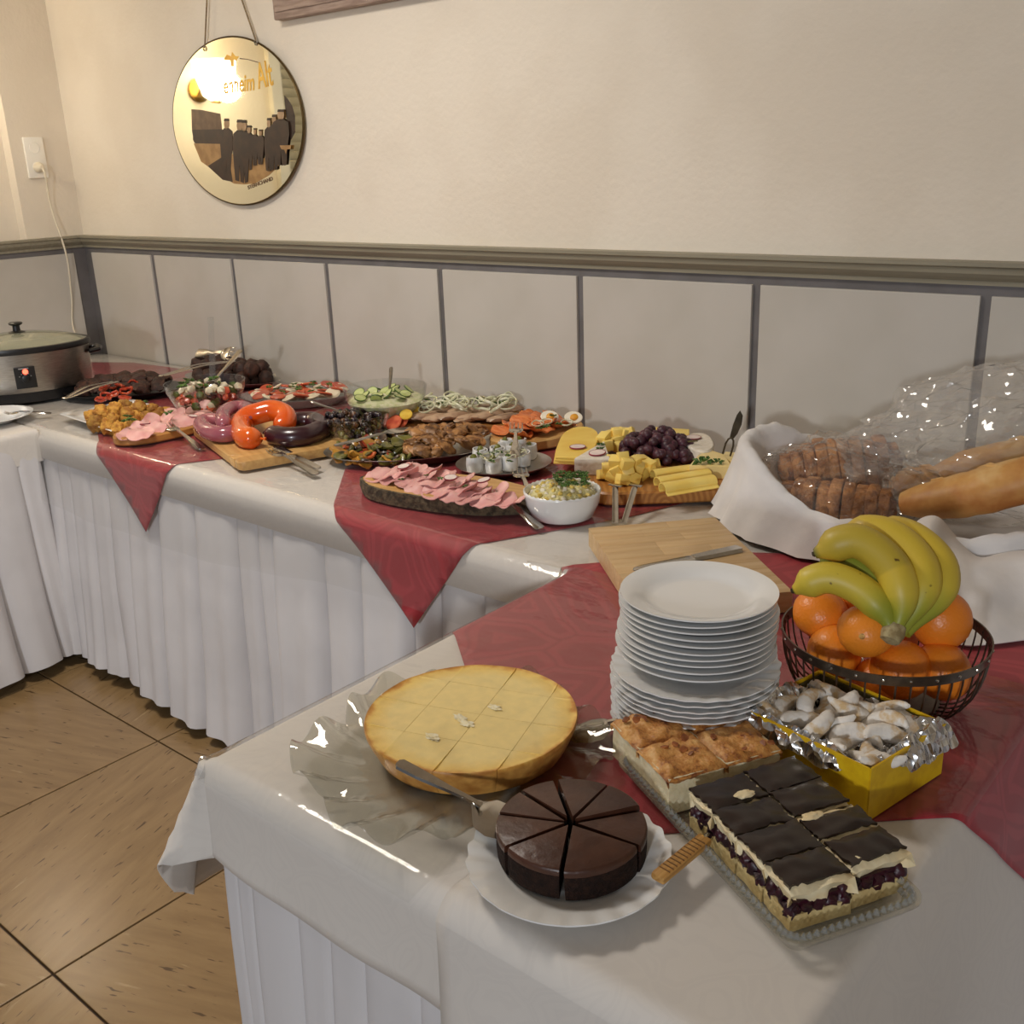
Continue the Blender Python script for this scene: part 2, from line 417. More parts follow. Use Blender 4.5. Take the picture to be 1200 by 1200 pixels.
def T2(x, y, lift):
    a = max(0, XL-x) if y < 1.36 else 0; b = max(0, YN-y); c = max(0, x-XR) if y < 1.36 else 0
    s = a or c; sg = -1 if a else 1; ex = XL if a else XR
    if s and b:
        rho = math.hypot(s, b); th = math.atan2(b, s)
        k = math.sin(2*th)
        out = rounded(rho, .014)[0] + rho*((.05+.30*math.cos(th)**2 if a else .05)+.25*k*k)
        dr = math.sqrt(max(0, rho*rho-(out*.9)**2)) if rho > .02 else rounded(rho, .014)[1]
        tw = .10*k*math.sin(rho*22)*rho
        return (ex+sg*(out*math.cos(th)+tw), YN-out*math.sin(th)+tw, TZ-.012+lift-dr)
    if s:
        fl_ = .30*sm(1.0, .62, y) if a else 0.
        o, dr = rounded(s, .007+lift); w = (.014+lift*.6)*sm(.0, .08, dr)+dr*(.10+fl_+.05*math.sin(y*11))*sm(.02, .2, dr)
        return (ex+sg*(o+w), y, TZ-.012+lift-dr)
    if b:
        o, dr = rounded(b, .007+lift); w = (.008+lift*.6)*sm(.0, .025, dr)+dr*(.06+.035*math.sin(x*13+.6)+.02*math.sin(x*31))*sm(.02, .2, dr)
        return (x, YN-o-w, TZ-.012+lift-dr)
    return (x, y, TZ-.012+lift)
def LT(x, y, lift):
    d = x-XLT; o, dr = rounded(d, .007+lift); w = dr*(.10+.12*math.sin(y*8+1))*sm(.02, .2, dr)
    return ((XLT if d > 0 else x)+o+w, y, TZ-.012+lift-dr)
def drape(name, poly, fn, lift, m, step=.03, th=.0012, fine=None):
    bm = bmesh.new(); vs = [bm.verts.new((x, y, 0)) for x, y in poly]; bm.faces.new(vs)
    xs = [p[0] for p in poly]; ys = [p[1] for p in poly]
    def cuts(lo, hi, pts):
        c = []; v = lo+step
        while v < hi: c.append(v); v += step
        for p in pts: c += [p+q for q in (-.03, -.02, -.012, -.006, 0, .006, .012, .02, .03) if lo < p+q < hi]
        return c
    fx, fy = fine or ((), ())
    for v in cuts(min(xs), max(xs), fx): bmesh.ops.bisect_plane(bm, geom=bm.verts[:]+bm.edges[:]+bm.faces[:], plane_co=(v, 0, 0), plane_no=(1, 0, 0))
    for v in cuts(min(ys), max(ys), fy): bmesh.ops.bisect_plane(bm, geom=bm.verts[:]+bm.edges[:]+bm.faces[:], plane_co=(0, v, 0), plane_no=(0, 1, 0))
    for v in bm.verts: v.co = Vector(fn(v.co.x, v.co.y, lift))
    bmesh.ops.recalc_face_normals(bm, faces=bm.faces)
    if sum(f.normal.z for f in bm.faces) < 0: bmesh.ops.reverse_faces(bm, faces=bm.faces)
    me = bpy.data.meshes.new(name); bm.to_mesh(me); bm.free(); me.materials.append(m); me.shade_smooth()
    o = bpy.data.objects.new(name, me); COL.objects.link(o)
    if not th: return o
    md = o.modifiers.new('thickness', 'SOLIDIFY'); md.thickness = th; md.offset = 1
    return o
def table(name, label, x0, x1, y0, y1):
    t = thing(name, label, 'table', ((x0+x1)/2, (y0+y1)/2, 0))
    MB().box((0, 0, TZ-.0305), (x1-x0, y1-y0, .034), .004).build('tabletop', m_table, t)
    lg = MB().box((0, 0, .351), (.05, .05, .702), .004).mesh('leg', m_steel)
    for a in (-1, 1):
        for b in (-1, 1): inst('leg', lg, t, (a*((x1-x0)/2-.12), b*((y1-y0)/2-.12), 0))
    return t
table('buffet_table', 'long buffet table along the panelled back wall under white cloth', -4.08, 1.5, YF+.004, 2.165)
table('buffet_table', 'dessert table in the foreground under white cloth', XL+.004, XR-.004, YN+.004, YF-.004)
table('buffet_table', 'buffet table at the left edge along the left wall', -3.85, XLT-.004, -.5, YF-.004)

def skirt(name, label, p0, p1, nrm, folds, top=.722, hem=.03, amp=.045, flare=.05, seed=0.):
    p0, p1, nrm = Vector(p0), Vector(p1), Vector(nrm); L = (p1-p0).length
    folds = sorted(folds)
    def bulge(s):
        for a, b in zip(folds, folds[1:]):
            if a <= s <= b:
                t = (s-a)/(b-a); w = min(1, (b-a)/.16)
                return w*(1-abs(2*t-1)**6) + .12*math.sin(t*PI*3+a*40)*w
        return 0
    xs = []
    for a, b in zip(folds, folds[1:]):
        n = max(9, int((b-a)/.010))
        xs += [a+(b-a)*(.5-.5*math.cos(PI*i/n)) for i in range(n)]
    xs.append(folds[-1]); nv = 26
    def fn(u, v):
        s = xs[min(int(round(u*(len(xs)-1))), len(xs)-1)]
        z = top+(hem+.012*bulge(s)+.010*math.sin(s*5+seed)-top)*v
        k = v**.8
        k2 = v; o = .002 + flare*k2 + amp*(.12+1.0*k2)*bulge(s) + .012*k2*nz(s*6, v*2, seed)
        sh = .03*k*nz(s*2.2, v*1.1, seed+5)
        q = p0+(p1-p0)*((s+sh)/L)+nrm*o
        return (q.x, q.y, z)
    o = MB().grid(len(xs), nv, fn, .0015).build(name, m_skirt, angle=60)
    return props(o, label, 'table skirt')
def foldlist(L, mean, seed):
    r = random.Random(seed); f = [0.]
    while f[-1] < L: f.append(f[-1]+mean*r.choice((.55, .8, 1.0, 1.0, 1.25, 1.5)))
    f[-1] = L; return f
fw = [0.0, .10, .17, .28, .38, .48, .63, .80, .98, 1.06, 1.12, 1.30, 1.42, 1.58, 1.66, 1.78, 1.93]
skirt('table_skirt', 'long pleated white skirt hanging from the buffet table along the wall', (-3.03, YF-.004, 0), (-1.1, YF-.004, 0), (0, -1, 0), fw, amp=.055, flare=.02)
skirt('table_skirt', 'pleated white skirt of the table at the left edge', (XLT+.004, YF-.03, 0), (XLT+.004, -.45, 0), (1, 0, 0), [0, .07, .2, .42, .55, .8, 1.0, 1.2, 1.4, 1.6, 1.8], amp=.05, seed=2., flare=.03)
skirt('table_skirt', 'pleated white skirt of the buffet table to the right of the dessert table', (-.22, YF-.004, 0), (1.45, YF-.004, 0), (0, -1, 0), [.12*k for k in range(14)]+[1.67], amp=.045, flare=.02, seed=7.)
t2 = thing('table_skirt', 'pleated white skirt under the dessert table in the foreground', 'table skirt', (0, 0, 0))
def sk2(a, b, n, fl, sd):
    o = skirt('skirt_panel', None, a, b, n, fl, amp=.03, flare=.02, seed=sd); o.parent = t2; 
    if 'category' in o: del o['category']
sk2((XL-.0, YN-.004, 0), (XR, YN-.004, 0), (0, -1, 0), [0, .03, .06, .15, .21, .27, .36, .44, .52, .60, .68, .755], 3.)
sk2((XR+.002, YN, 0), (XR+.002, YF-.03, 0), (1, 0, 0), [0, .06, .12, .17, .22, .29, .36, .41, .46, .53, .6, .66, .73], 4.)
sk2((XL-.004, YF-.06, 0), (XL-.004, YN, 0), (-1, 0, 0), [0, .12, .22, .36, .46, .6, .703], 5.)

o = drape('tablecloth', [(-4.1, 2.176), (-4.1, YF-.085), (-2.2, YF-.09), (-1.0, YF-.095), (-1.0, 1.3), (1.5, 1.3), (1.5, 2.176)], W, .0025, m_white, .06, fine=((), (YF,)))
props(o, 'white damask tablecloth on the long buffet table by the wall', 'tablecloth')
o = drape('tablecloth', [(-4.05, -.5), (XLT+.115, -.5), (XLT+.10, 1.355), (-4.05, 1.355)], LT, .0045, m_white, .05, fine=((XLT,), ()))
props(o, 'white tablecloth on the table at the left edge', 'tablecloth')
o = drape('tablecloth', [(XL-.24, 1.35), (XL-.285, YN+.01), (XL-.24, YN-.06), (XL-.09, YN-.125), (XL-.02, YN-.135), (-.45, YN-.15), (-.45, 1.37), (XL, 1.37)], T2, .004, m_white, .022, fine=((XL,), (YN,)))
props(o, 'white damask tablecloth hanging in a corner fold at the front left of the dessert table', 'tablecloth')
o = drape('tablecloth', [(-.62, 1.37), (-.63, YN-.45), (XR+.4, YN-.45), (XR+.42, 1.35), (XR, 1.37)], T2, .006, m_white, .022, fine=((XR,), (YN,)))
props(o, 'white tablecloth overlapping the right half of the dessert table', 'tablecloth')
o = drape('red_overlay', [(-1.414, YF-.205), (-1.262, 1.385), (-1.12, 1.66), (-.98, 2.10), (-1.3, 2.17), (-1.75, 2.12), (-2.02, 1.80), (-1.885, 1.575), (-1.70, 1.38)], W, .0055, m_red, .03, fine=((), (YF,)))
props(o, 'red damask overlay with its point hanging below the ham board', 'table overlay')
o = drape('red_overlay', [(-2.422, YF-.205), (-2.28, 1.385), (-2.1, 1.7), (-2.3, 2.1), (-3.0, 2.17), (-3.75, 2.12), (-3.95, 2.02), (-3.3, 1.7), (-2.69, 1.38)], W, .0055, m_red, .03, fine=((), (YF,)))
props(o, 'red damask overlay with a small point hanging below the ham plate at the left', 'table overlay')
o = drape('red_overlay', [(-.60, .725), (-.25, 1.045), (.02, 1.32), (-.25, 1.62), (-.5, 1.8), (-.85, 1.60), (-1.05, 1.385), (XL-.13, 1.14), (-1.02, 1.04), (-.938, .973), (-.718, .817)], T2, .0078, m_red, .025, fine=((XL, XR), (YN,)))
props(o, 'red damask overlay under the cakes and plates on the dessert table', 'table overlay')
o = drape('plastic_cover', [(-4.09, 2.174), (-4.09, YF-.19), (-2.3, YF-.235), (-1.55, YF-.17), (-1.05, YF-.16), (-1.05, 1.38), (1.5, 1.38), (1.5, 2.174)], W, .0085, m_film, .05, th=0, fine=((), (YF,)))
props(o, 'clear plastic sheet covering the long buffet table', 'plastic cover')
o = drape('plastic_cover', [(XL-.07, 1.34), (XL-.07, YN-.03), (-.66, YN-.03), (-.6, .70), (-.3, 1.0), (XR+.02, 1.05), (XR+.02, 1.34), (XR, 1.378), (XL, 1.378)], T2, .0105, m_film, .03, th=0, fine=((XL, XR), (YN,)))
props(o, 'clear plastic sheet covering the dessert table', 'plastic cover')
# ------------------------------------------------------------------ shared food and ware materials
m_porc = mat('white porcelain', (236, 236, 235), .16, col2=(232, 232, 231), ns=4, coat=.3)
m_chrome = mat('polished cutlery steel', (196, 190, 180), .20, 1., col2=(186, 180, 170), ns=60)
m_brush = mat('brushed steel', (176, 170, 162), .32, 1., col2=(160, 155, 148), ns=40, scale=(1, 1, 12))
m_black = mat('black plastic', (20, 19, 20), .35, col2=(26, 25, 26), ns=30)
m_glass = thin_glass('clear glass', (.965, .97, .96), 1.8, .02, bump=.05, bs=30)
m_crystal = thin_glass('pressed crystal glass', (.95, .94, .90), 3.5, .05, bump=.35, bs=90, bd=.003, haze=.08, hcol=(.8, .78, .7))
m_stud = thin_glass('cut crystal studs', (.88, .88, .84), 7., .06, haze=.12, hcol=(.8, .78, .7))
m_swirl = thin_glass('swirled glass', (.90, .90, .87), 2.6, .04, bump=.15, bs=30, bd=.003)
m_herb = mat('chopped green herbs', (52, 84, 30), .7, col2=(84, 116, 44), ns=60, rnd_h=.3)

def place(root, a, b, roll=0.):
    a, b = Vector(a), Vector(b); q = (b-a).to_track_quat('X', 'Z')
    root.location = a; root.rotation_euler = (q.to_matrix().to_4x4() @ Matrix.Rotation(roll, 4, 'X')).to_euler(); return root
def cutlery(name, label, kind, L, a, b, roll=0., w=1., hm=None, group=None, cat='cutlery'):
    t = thing(name, label, cat, group=group); hm = hm or m_chrome; L = min(L*1.12, (Vector(b)-Vector(a)).length)
    def strip(nm, pts, m):     # pts: (x, halfwidth, z, halfthick)
        mb = MB(); vs = []; fs = []
        for x, hw, z, ht in pts:
            hw *= w; vs += [(x, -hw, z-ht), (x, hw, z-ht), (x, hw*.8, z+ht), (x, -hw*.8, z+ht)]
        for i in range(len(pts)-1):
            for k in range(4): k2 = (k+1) % 4; fs.append((i*4+k, i*4+k2, i*4+4+k2, i*4+4+k))
        fs += [(3, 2, 1, 0), tuple(len(vs)-4+k for k in range(4))]
        mb.add(vs, fs); return mb.build(nm, m, t, angle=50)
    h = .55*L
    if kind == 'knife':
        strip('handle', [(0, .004, 0, .002), (.004, .008, 0, .0032), (h*.5, .0075, 0, .003), (h*.82, .006, 0, .0028)], hm)
        strip('blade', [(h*.82, .006, 0, .002), (h*.9, .009, 0, .0009), (L*.9, .010, 0, .0006), (L*.97, .007, 0, .0006), (L, .001, 0, .0005)], m_chrome)
        return place(t, a, b, roll)
    strip('handle', [(0, .004, 0, .001), (.004, .0085, 0, .0013), (h*.35, .008, .001, .0014), (h*.75, .0045, .003, .0016), (h, .0032, .005, .0018), (L*.68, .0033, .005, .0018)], hm)
    if kind == 'spoon':
        mb = MB()
        def fn(u, v):
            aa = 2*PI*u; k = v; x = L*.83+.17*L*k*math.cos(aa); y = .021*k*math.sin(aa)*(1-.15*math.cos(aa))
            return (x, y*w, .004-.009*(1-k*k))
        mb.grid(24, 6, fn, .0011, wrap=True); mb.build('bowl', m_chrome, t)
    elif kind == 'fork':
        strip('head', [(L*.68, .0033, .005, .0016), (L*.73, .010, .002, .0012), (L*.82, .0125, 0, .001), (L*.84, .0125, 0, .001)], m_chrome)
        for k in range(4):
            mb = MB(); y = (-.0105+.007*k)*w
            mb.tube([(L*.835, y, 0), (L*.9, y, -.002), (L*.97, y, .001), (L, y, .004)], [.002, .0017, .0013, .0006], 6, sq=(.6, 1)); mb.build('tine', m_chrome, t)
    elif kind == 'server':
        strip('blade', [(L*.62, .004, .004, .0016), (L*.66, .012, 0, .001), (L*.72, .024, -.002, .0008), (L*.82, .0265, -.002, .0007), (L*.93, .020, -.002, .0006), (L*.985, .010, -.002, .0005), (L, .002, -.002, .0004)], m_chrome)
    return place(t, a, b, roll)
def clip(poly, n, c):          # keep points with n.p <= c
    out = []
    for i in range(len(poly)):
        p, q = poly[i], poly[(i+1) % len(poly)]
        dp, dq = p[0]*n[0]+p[1]*n[1]-c, q[0]*n[0]+q[1]*n[1]-c
        if dp <= 0: out.append(p)
        if dp*dq < 0: s = dp/(dp-dq); out.append((p[0]+(q[0]-p[0])*s, p[1]+(q[1]-p[1])*s))
    return out
def scallop(n, amp): return lambda a, r, z: (r*(1+amp*abs(math.cos(a*n/2))*sm(.05, .1, r)), z)

# ------------------------------------------------------------------ cheesecake on a swirled glass plate
c = A(552, 838, .806); cc = Vector((c.x, c.y, TZ)); ZK = .72
def swirlmod(a, r, z):
    k = sm(.09, .2, r); ph = a+3.4*(r-.1); q = abs(math.cos(3*(a+.32)))
    return r*(1-.17*k*(1-q**.8)), z+.010*k*math.cos(18*ph)*sm(.09, .13, r) + .008*k*q
prof = [(0, .004), (.05, .004), (.09, .006), (.115, .010), (.14, .013), (.165, .015), (.185, .017), (.197, .018), (.1975, .0165), (.185, .0148), (.165, .012), (.14, .0095), (.115, .006), (.09, .002), (.05, 0), (0, 0)]
o = MB().lathe(prof, 216, mod=swirlmod).build('glass_cake_plate', m_swirl, loc=cc-Vector((.012, .02, 0)), rot=0., angle=60)
props(o, 'large clear glass plate with swirled scalloped lobes under the cheesecake', 'plate')
t = NT('cheesecake crust and filling'); vec = t.coord(); sp = t.new('ShaderNodeSeparateXYZ'); t.l.new(vec, sp.inputs[0])
xy = t.new('ShaderNodeCombineXYZ'); t.l.new(sp.outputs[0], xy.inputs[0]); t.l.new(sp.outputs[1], xy.inputs[1])
ln = t.new('ShaderNodeVectorMath', operation='LENGTH'); t.l.new(xy.outputs[0], ln.inputs[0])
n1 = t.noise(vec, 45, 4); ad = t.new('ShaderNodeMath', operation='MULTIPLY_ADD'); ad.inputs[1].default_value = .022; t.l.new(n1, ad.inputs[0]); t.l.new(ln.outputs['Value'], ad.inputs[2])
top = t.ramp(ad.outputs[0], [(.112, lin((255, 238, 164))), (.135, lin((252, 220, 124))), (.141, lin((206, 144, 58))), (.147, lin((150, 84, 30)))])
side = t.ramp(t.noise(vec, 60, 4), [(.3, lin((164, 106, 44))), (.7, lin((214, 160, 82)))])
zf = t.new('ShaderNodeMapRange'); zf.inputs['From Min'].default_value = .033; zf.inputs['From Max'].default_value = .0375; t.l.new(sp.outputs[2], zf.inputs[0])
t.l.new(t.mix(zf.outputs[0], side, top), t.b.inputs['Base Color']); t.set(Roughness=.42); t.bump(t.noise(vec, 120, 4), .25, .002); m_cheesecake = t.m
ck = thing('cheesecake', 'round golden cheesecake cut into pieces on a glass plate', 'cake', Vector((A(552, 838, .7925).x, A(552, 838, .7925).y, TZ+.0065)))
Rk = .132
circ = [(Rk*math.cos(2*PI*i/96), Rk*math.sin(2*PI*i/96)) for i in range(96)]
d1 = (Vector((.036, -.107, 0))).normalized(); d2 = Vector((-.202, -.069, 0)).normalized()
n1v, n2v = (-d1.y, d1.x), (-d2.y, d2.x)
ca = [-.2, -.062, .01, .078, .2]; cb = [-.2, -.072, -.005, .06, .2]; g = .00025
for i in range(4):
    for j in range(4):
        p = circ
        for n_, lo, hi in ((n1v, ca[i], ca[i+1]), (n2v, cb[j], cb[j+1])):
            p = clip(p, n_, hi-g); p = clip(p, (-n_[0], -n_[1]), -(lo+g)) if len(p) > 2 else p
        if len(p) < 3: continue
        mb = MB(); n = len(p); vs = []; fs = []
        lv = [(.885, 0), (.915, .010), (.97, .032), (.995, .044), (1.0, .049), (.992, .0525), (.975, .0515), (.93, .050)]
        for s_, z in lv:
            for x, y in p:
                rr = math.hypot(x, y); e = sm(Rk*.80, Rk*.995, rr); k = 1+(s_-1)*e
                zz = z if z < .045 else z*e + (z if z < .05 else .0500)*(1-e)
                vs.append((x*k, y*k, (zz+.0012*nz(x*30, y*30, z*40)*e)*ZK))
        for l in range(len(lv)-1):
            for q in range(n): r2 = (q+1) % n; fs.append((l*n+q, l*n+r2, (l+1)*n+r2, (l+1)*n+q))
        fs += [tuple(range(n))[::-1], tuple((len(lv)-1)*n+q for q in range(n))]
        mb.add(vs, fs).build('cake_piece', m_cheesecake, ck, angle=50)
m_crumb = mat('white curd crumb', (236, 222, 176), .7, col2=(240, 232, 205), ns=200, bump=.4, bs=300)
for k, (px, py) in enumerate([(540, 842), (546, 848), (580, 829), (507, 864)]):
    q = A(px, py, .793)-ck.location; MB().blob((q.x, q.y, .0512*ZK), (.009, .005, .0011), 3, 1.1, 3, k).build('crumb', m_crumb, ck)
cutlery('cake_server', 'silver cake server resting across the cheesecake edge onto the chocolate cake plate', 'server', .19, A(466, 893, .815), A(612, 975, .776), .1, cat='cake server')
cutlery('cake_server', 'silver cake server lying on the red cloth behind the cheesecake', 'server', .20, A(820, 829, .797), A(664, 860, .757), 0, 1.05, cat='cake server')

# ------------------------------------------------------------------ chocolate cake
pc = A(667, 1003, .764); pc.z = TZ
def plate_prof(R, h, foot=.6): return [(0, .004), (R*foot*.9, .004), (R*foot, .0045), (R*foot+.008, .0075), (R*.80, h*.8), (R*.97, h), (R, h+.0006), (R*1.0, h-.0012), (R*.97, h-.003), (R*.78, h*.8-.004), (R*foot+.006, .003), (R*foot, 0), (R*foot-.004, 0), (R*foot-.005, .001), (0, .001)]
def scal2(n, amp): return lambda a, r, z: (r*(1+amp*math.cos(a*n)*sm(.06, .1, r)), z+.0012*math.cos(a*n)*sm(.07, .1, r))
o = MB().lathe(plate_prof(.105, .016), 144, mod=scal2(24, .012)).build('cake_plate', m_porc, loc=pc, angle=60)
props(o, 'white scalloped plate under the chocolate cake', 'plate')
kc = A(669, 962, .794); kt = thing('chocolate_cake', 'round chocolate cake cut into eight wedges on a white plate', 'cake', (kc.x, kc.y, TZ+.0065))
m_choc = mat('dark chocolate sponge', (42, 24, 16), .85, col2=(28, 15, 10), ns=120, bump=.9, bs=260, bd=.003, spec=.25)
m_icing = mat('milk chocolate icing', (80, 47, 32), .38, col2=(66, 37, 25), ns=25, bump=.35, bs=60, bd=.004)
Rc = .0745
angs = [12, 52, 84, 118, 150, 186, 224, 268, 318]; angs = [8, 55, 95, 140, 172, 205, 250, 300]
for i, a0 in enumerate(angs):
    a1 = angs[(i+1) % 8] + (360 if i == 7 else 0); mid = math.radians((a0+a1)/2)
    gp = .0013; n = 9; ar = [math.radians(a0+(a1-a0)*k/(n-1)) for k in range(n)]
    sh = (.0022*math.cos(mid), .0022*math.sin(mid))
    def ring(R): 
        out = [(gp/ math.sin(max(.2, math.radians((a1-a0)/2)))*math.cos(mid), gp/math.sin(max(.2, math.radians((a1-a0)/2)))*math.sin(mid))]
        for k, t_ in enumerate(ar):
            off = gp*(1 if k == 0 else -1 if k == n-1 else 0)
            out.append((R*math.cos(t_)-off*math.sin(t_), R*math.sin(t_)+off*math.cos(t_)))
        return [(x+sh[0], y+sh[1]) for x, y in out]
    mb = MB(); vs = []; fs = []; lv = [(Rc*.97, 0), (Rc*.99, .004), (Rc*1.0, .014), (Rc*.995, .027)]
    N = n+1
    for R_, z in lv: vs += [(x, y, z) for x, y in ring(R_)]
    for l in range(len(lv)-1):
        for q in range(N): r2 = (q+1) % N; fs.append((l*N+q, l*N+r2, (l+1)*N+r2, (l+1)*N+q))
    fs += [tuple(range(N))[::-1], tuple((len(lv)-1)*N+q for q in range(N))]
    s_ = mb.add(vs, fs).build('cake_slice', m_choc, kt, loc=(.0012*math.cos(mid), .0012*math.sin(mid), (0, .0015, .0025, .003, .0005, 0, .001, .0005)[i]), rot=(.02*math.sin(i*2.), .02*math.cos(i*3.), 0), angle=40)
    ic = MB(); vs = []; fs = []; lv = [(Rc*.998, .0275), (Rc*1.0, .0315), (Rc*.99, .0345), (Rc*.965, .0357)]
    for R_, z in lv: vs += [(x, y, z) for x, y in ring(R_)]
    for l in range(len(lv)-1):
        for q in range(N): r2 = (q+1) % N; fs.append((l*N+q, l*N+r2, (l+1)*N+r2, (l+1)*N+q))
    fs += [tuple(range(N))[::-1], tuple((len(lv)-1)*N+q for q in range(N))]
    ic.add(vs, fs).build('icing', m_icing, s_, angle=50)

# ------------------------------------------------------------------ crystal tray with two kinds of slices
ta = A(722, 893, TZ+.012); tb = A(927, 1117, TZ+.012); tcn = A(1072, 1050, TZ+.012)
ex = (tb-ta); Lt = ex.length; ex.normalize(); ey = Vector((-ex.y, ex.x, 0)); Wt = (tcn-tb).dot(ey)
tw = thing('crystal_tray', 'rectangular pressed crystal tray holding apple cake and cherry cream slices', 'tray', (ta+tb)/2+ey*Wt/2-Vector((0, 0, .012)), math.atan2(ex.y, ex.x))
mb = MB()
for lv in [[(.012, 0), (.012, .0035), (.001, .016), (-.002, .0175), (-.004, .017), (-.002, .012), (.008, .0), (.012, 0)]]:
    base = rect(Lt, Wt, .02, 5); n = len(base)
    vs = []; fs = []
    cents = lambda b: rect(Lt-2*b, Wt-2*b, max(.004, .02-b), 5)
    rings = [(.03, .004), (.014, .004), (.004, .014), (0, .0185), (-.004, .0195), (-.0045, .0175), (.0, .013), (.009, .001), (.013, 0), (.03, 0)]
    for b, z in rings: vs += [(x, y, z) for x, y in cents(b)]
    for l in range(len(rings)-1):
        for q in range(n): r2 = (q+1) % n; fs.append((l*n+q, l*n+r2, (l+1)*n+r2, (l+1)*n+q))
    fs += [tuple(range(n)), tuple((len(rings)-1)*n+q for q in range(n))[::-1]]
    mb.add(vs, fs)
mb.build('tray_body', m_crystal, tw, angle=30)
st = MB(); P_ = rect(Lt-.008, Wt-.008, .018, 5); per = []
for i in range(len(P_)):
    p, q = Vector(P_[i]), Vector(P_[(i+1) % len(P_)]); L_ = (q-p).length; k = max(1, round(L_/.0085))
    per += [p+(q-p)*(s_/k) for s_ in range(k)]
for p in per:
    for dz, r_ in ((.0195, .0050), (.0115, .0040)):
        kx = 1 if dz > .015 else .965
        st.add([(p.x*kx+r_, p.y*kx, dz), (p.x*kx, p.y*kx+r_, dz), (p.x*kx-r_, p.y*kx, dz), (p.x*kx, p.y*kx-r_, dz), (p.x*kx, p.y*kx, dz+r_*1.1), (p.x*kx, p.y*kx, dz-r_)],
               [(0, 1, 4), (1, 2, 4), (2, 3, 4), (3, 0, 4), (1, 0, 5), (2, 1, 5), (3, 2, 5), (0, 3, 5)])
props(st.build('diamond_border', m_stud, tw, angle=0), kind='stuff')
tl = MB()
for k in range(14): tl.box((-Lt/2+.03+(Lt-.06)*k/13, 0, .0042), (.004, Wt-.05, .0012))
tl.build('ribbed_base', m_crystal, tw)
Tm = Matrix.Translation(tw.location) @ Matrix.Rotation(tw.rotation_euler.z, 4, 'Z')
def loc_tray(x, y, z=.0052): return Tm @ Vector((x, y, z))
trz = tw.rotation_euler.z
# apple cake
m_ab = mat('pale sponge', (230, 218, 184), .8, col2=(216, 200, 160), ns=60, bump=.5, bs=160, bd=.003, sss=.1)
t = NT('toasted almond crust'); vec = t.coord()
cA = t.ramp(t.noise(vec, 38, 4, .65), [(.36, lin((120, 62, 24))), (.46, lin((188, 126, 60))), (.60, lin((214, 160, 92))), (.72, lin((228, 186, 124)))])
t.l.new(cA, t.b.inputs['Base Color']); t.set(Roughness=.5); t.bump(t.noise(vec, 90, 5), .9, .005); m_at = t.m
aw, ad_ = .066, .071
a_org = Tm.inverted() @ A(783, 955, TZ+.006)
def cake_block(w, d, h, seed, nx=9):
    mb = MB()
    def side(z0, z1, am, mi):
        ring = []; N = 10
        for s_ in range(4):
            for k in range(N):
                u = k/N; p = [(-w/2+u*w, -d/2), (w/2, -d/2+u*d), (w/2-u*w, d/2), (-w/2, d/2-u*d)][s_]; ring.append(p)
        n = len(ring); lvls = 6; vs = []; fs = []
        for l in range(lvls):
            z = z0+(z1-z0)*l/(lvls-1)
            for x, y in ring:
                k = 1+am*nz(x*60+seed, y*60, z*70)
                vs.append((x*k, y*k, z))
        for l in range(lvls-1):
            for q in range(n): r2 = (q+1) % n; fs.append((l*n+q, l*n+r2, (l+1)*n+r2, (l+1)*n+q))
        fs += [tuple(range(n))[::-1], tuple((lvls-1)*n+q for q in range(n))]
        mb.add(vs, fs, mi)
    side(0, h, .035, 0); return mb
def crust(w, d, z, seed, m, name, par, th=.006, amp=.004, ov=.0025):
    def fn(u, v):
        x, y = (u-.5)*(w+2*ov), (v-.5)*(d+2*ov); e = min(u, 1-u, v, 1-v)
        return (x+.002*nz(y*90, seed, 1), y+.002*nz(x*90, seed, 2), z+th*sm(-.02, .12, e)+amp*(nz(x*55+seed, y*55, .3)+.6*nz(x*120, y*120+seed, .7))*sm(0, .1, e))
    return MB().grid(16, 16, fn, th*.9).build(name, m, par, angle=70)
alab = ['apple cake slice with almond crust at the front corner of the crystal tray', 'apple cake slice with almond crust beside the yellow box', 'apple cake slice with almond crust nearest the cheesecake', 'apple cake slice with almond crust nearest the plate stack']
av = MB().blob((0, 0, 0), (.006, .004, .0018), 1, .5, 3, 1).mesh('almond_flake', mat('dark toasted almond', (124, 66, 28), .5, col2=(150, 88, 42), ns=120, rnd_h=.3))
k = 0
for i in range(2):
    for j in range(2):
        x = a_org.x-.0-(i+.5)*(aw+.001); y = a_org.y+(j+.5)*(ad_+.001)
        s_ = thing('apple_cake_slice', alab[k], 'cake', loc_tray(x, y), trz+(.01, -.02, .015, 0)[k], 'apple cake slices')
        cake_block(aw, ad_, .045, k*3.1).build('sponge', m_ab, s_, angle=60)
        crust(aw, ad_, .042, k*5.3, m_at, 'crust', s_, .009, .005)
        for q in range(5): inst('almond_flake', av, s_, (rnd.uniform(-.026, .026), rnd.uniform(-.028, .028), .0525), (rnd.uniform(-.4, .4), rnd.uniform(-.4, .4), rnd.uniform(0, 3)), rnd.uniform(.7, 1.3))
        k += 1
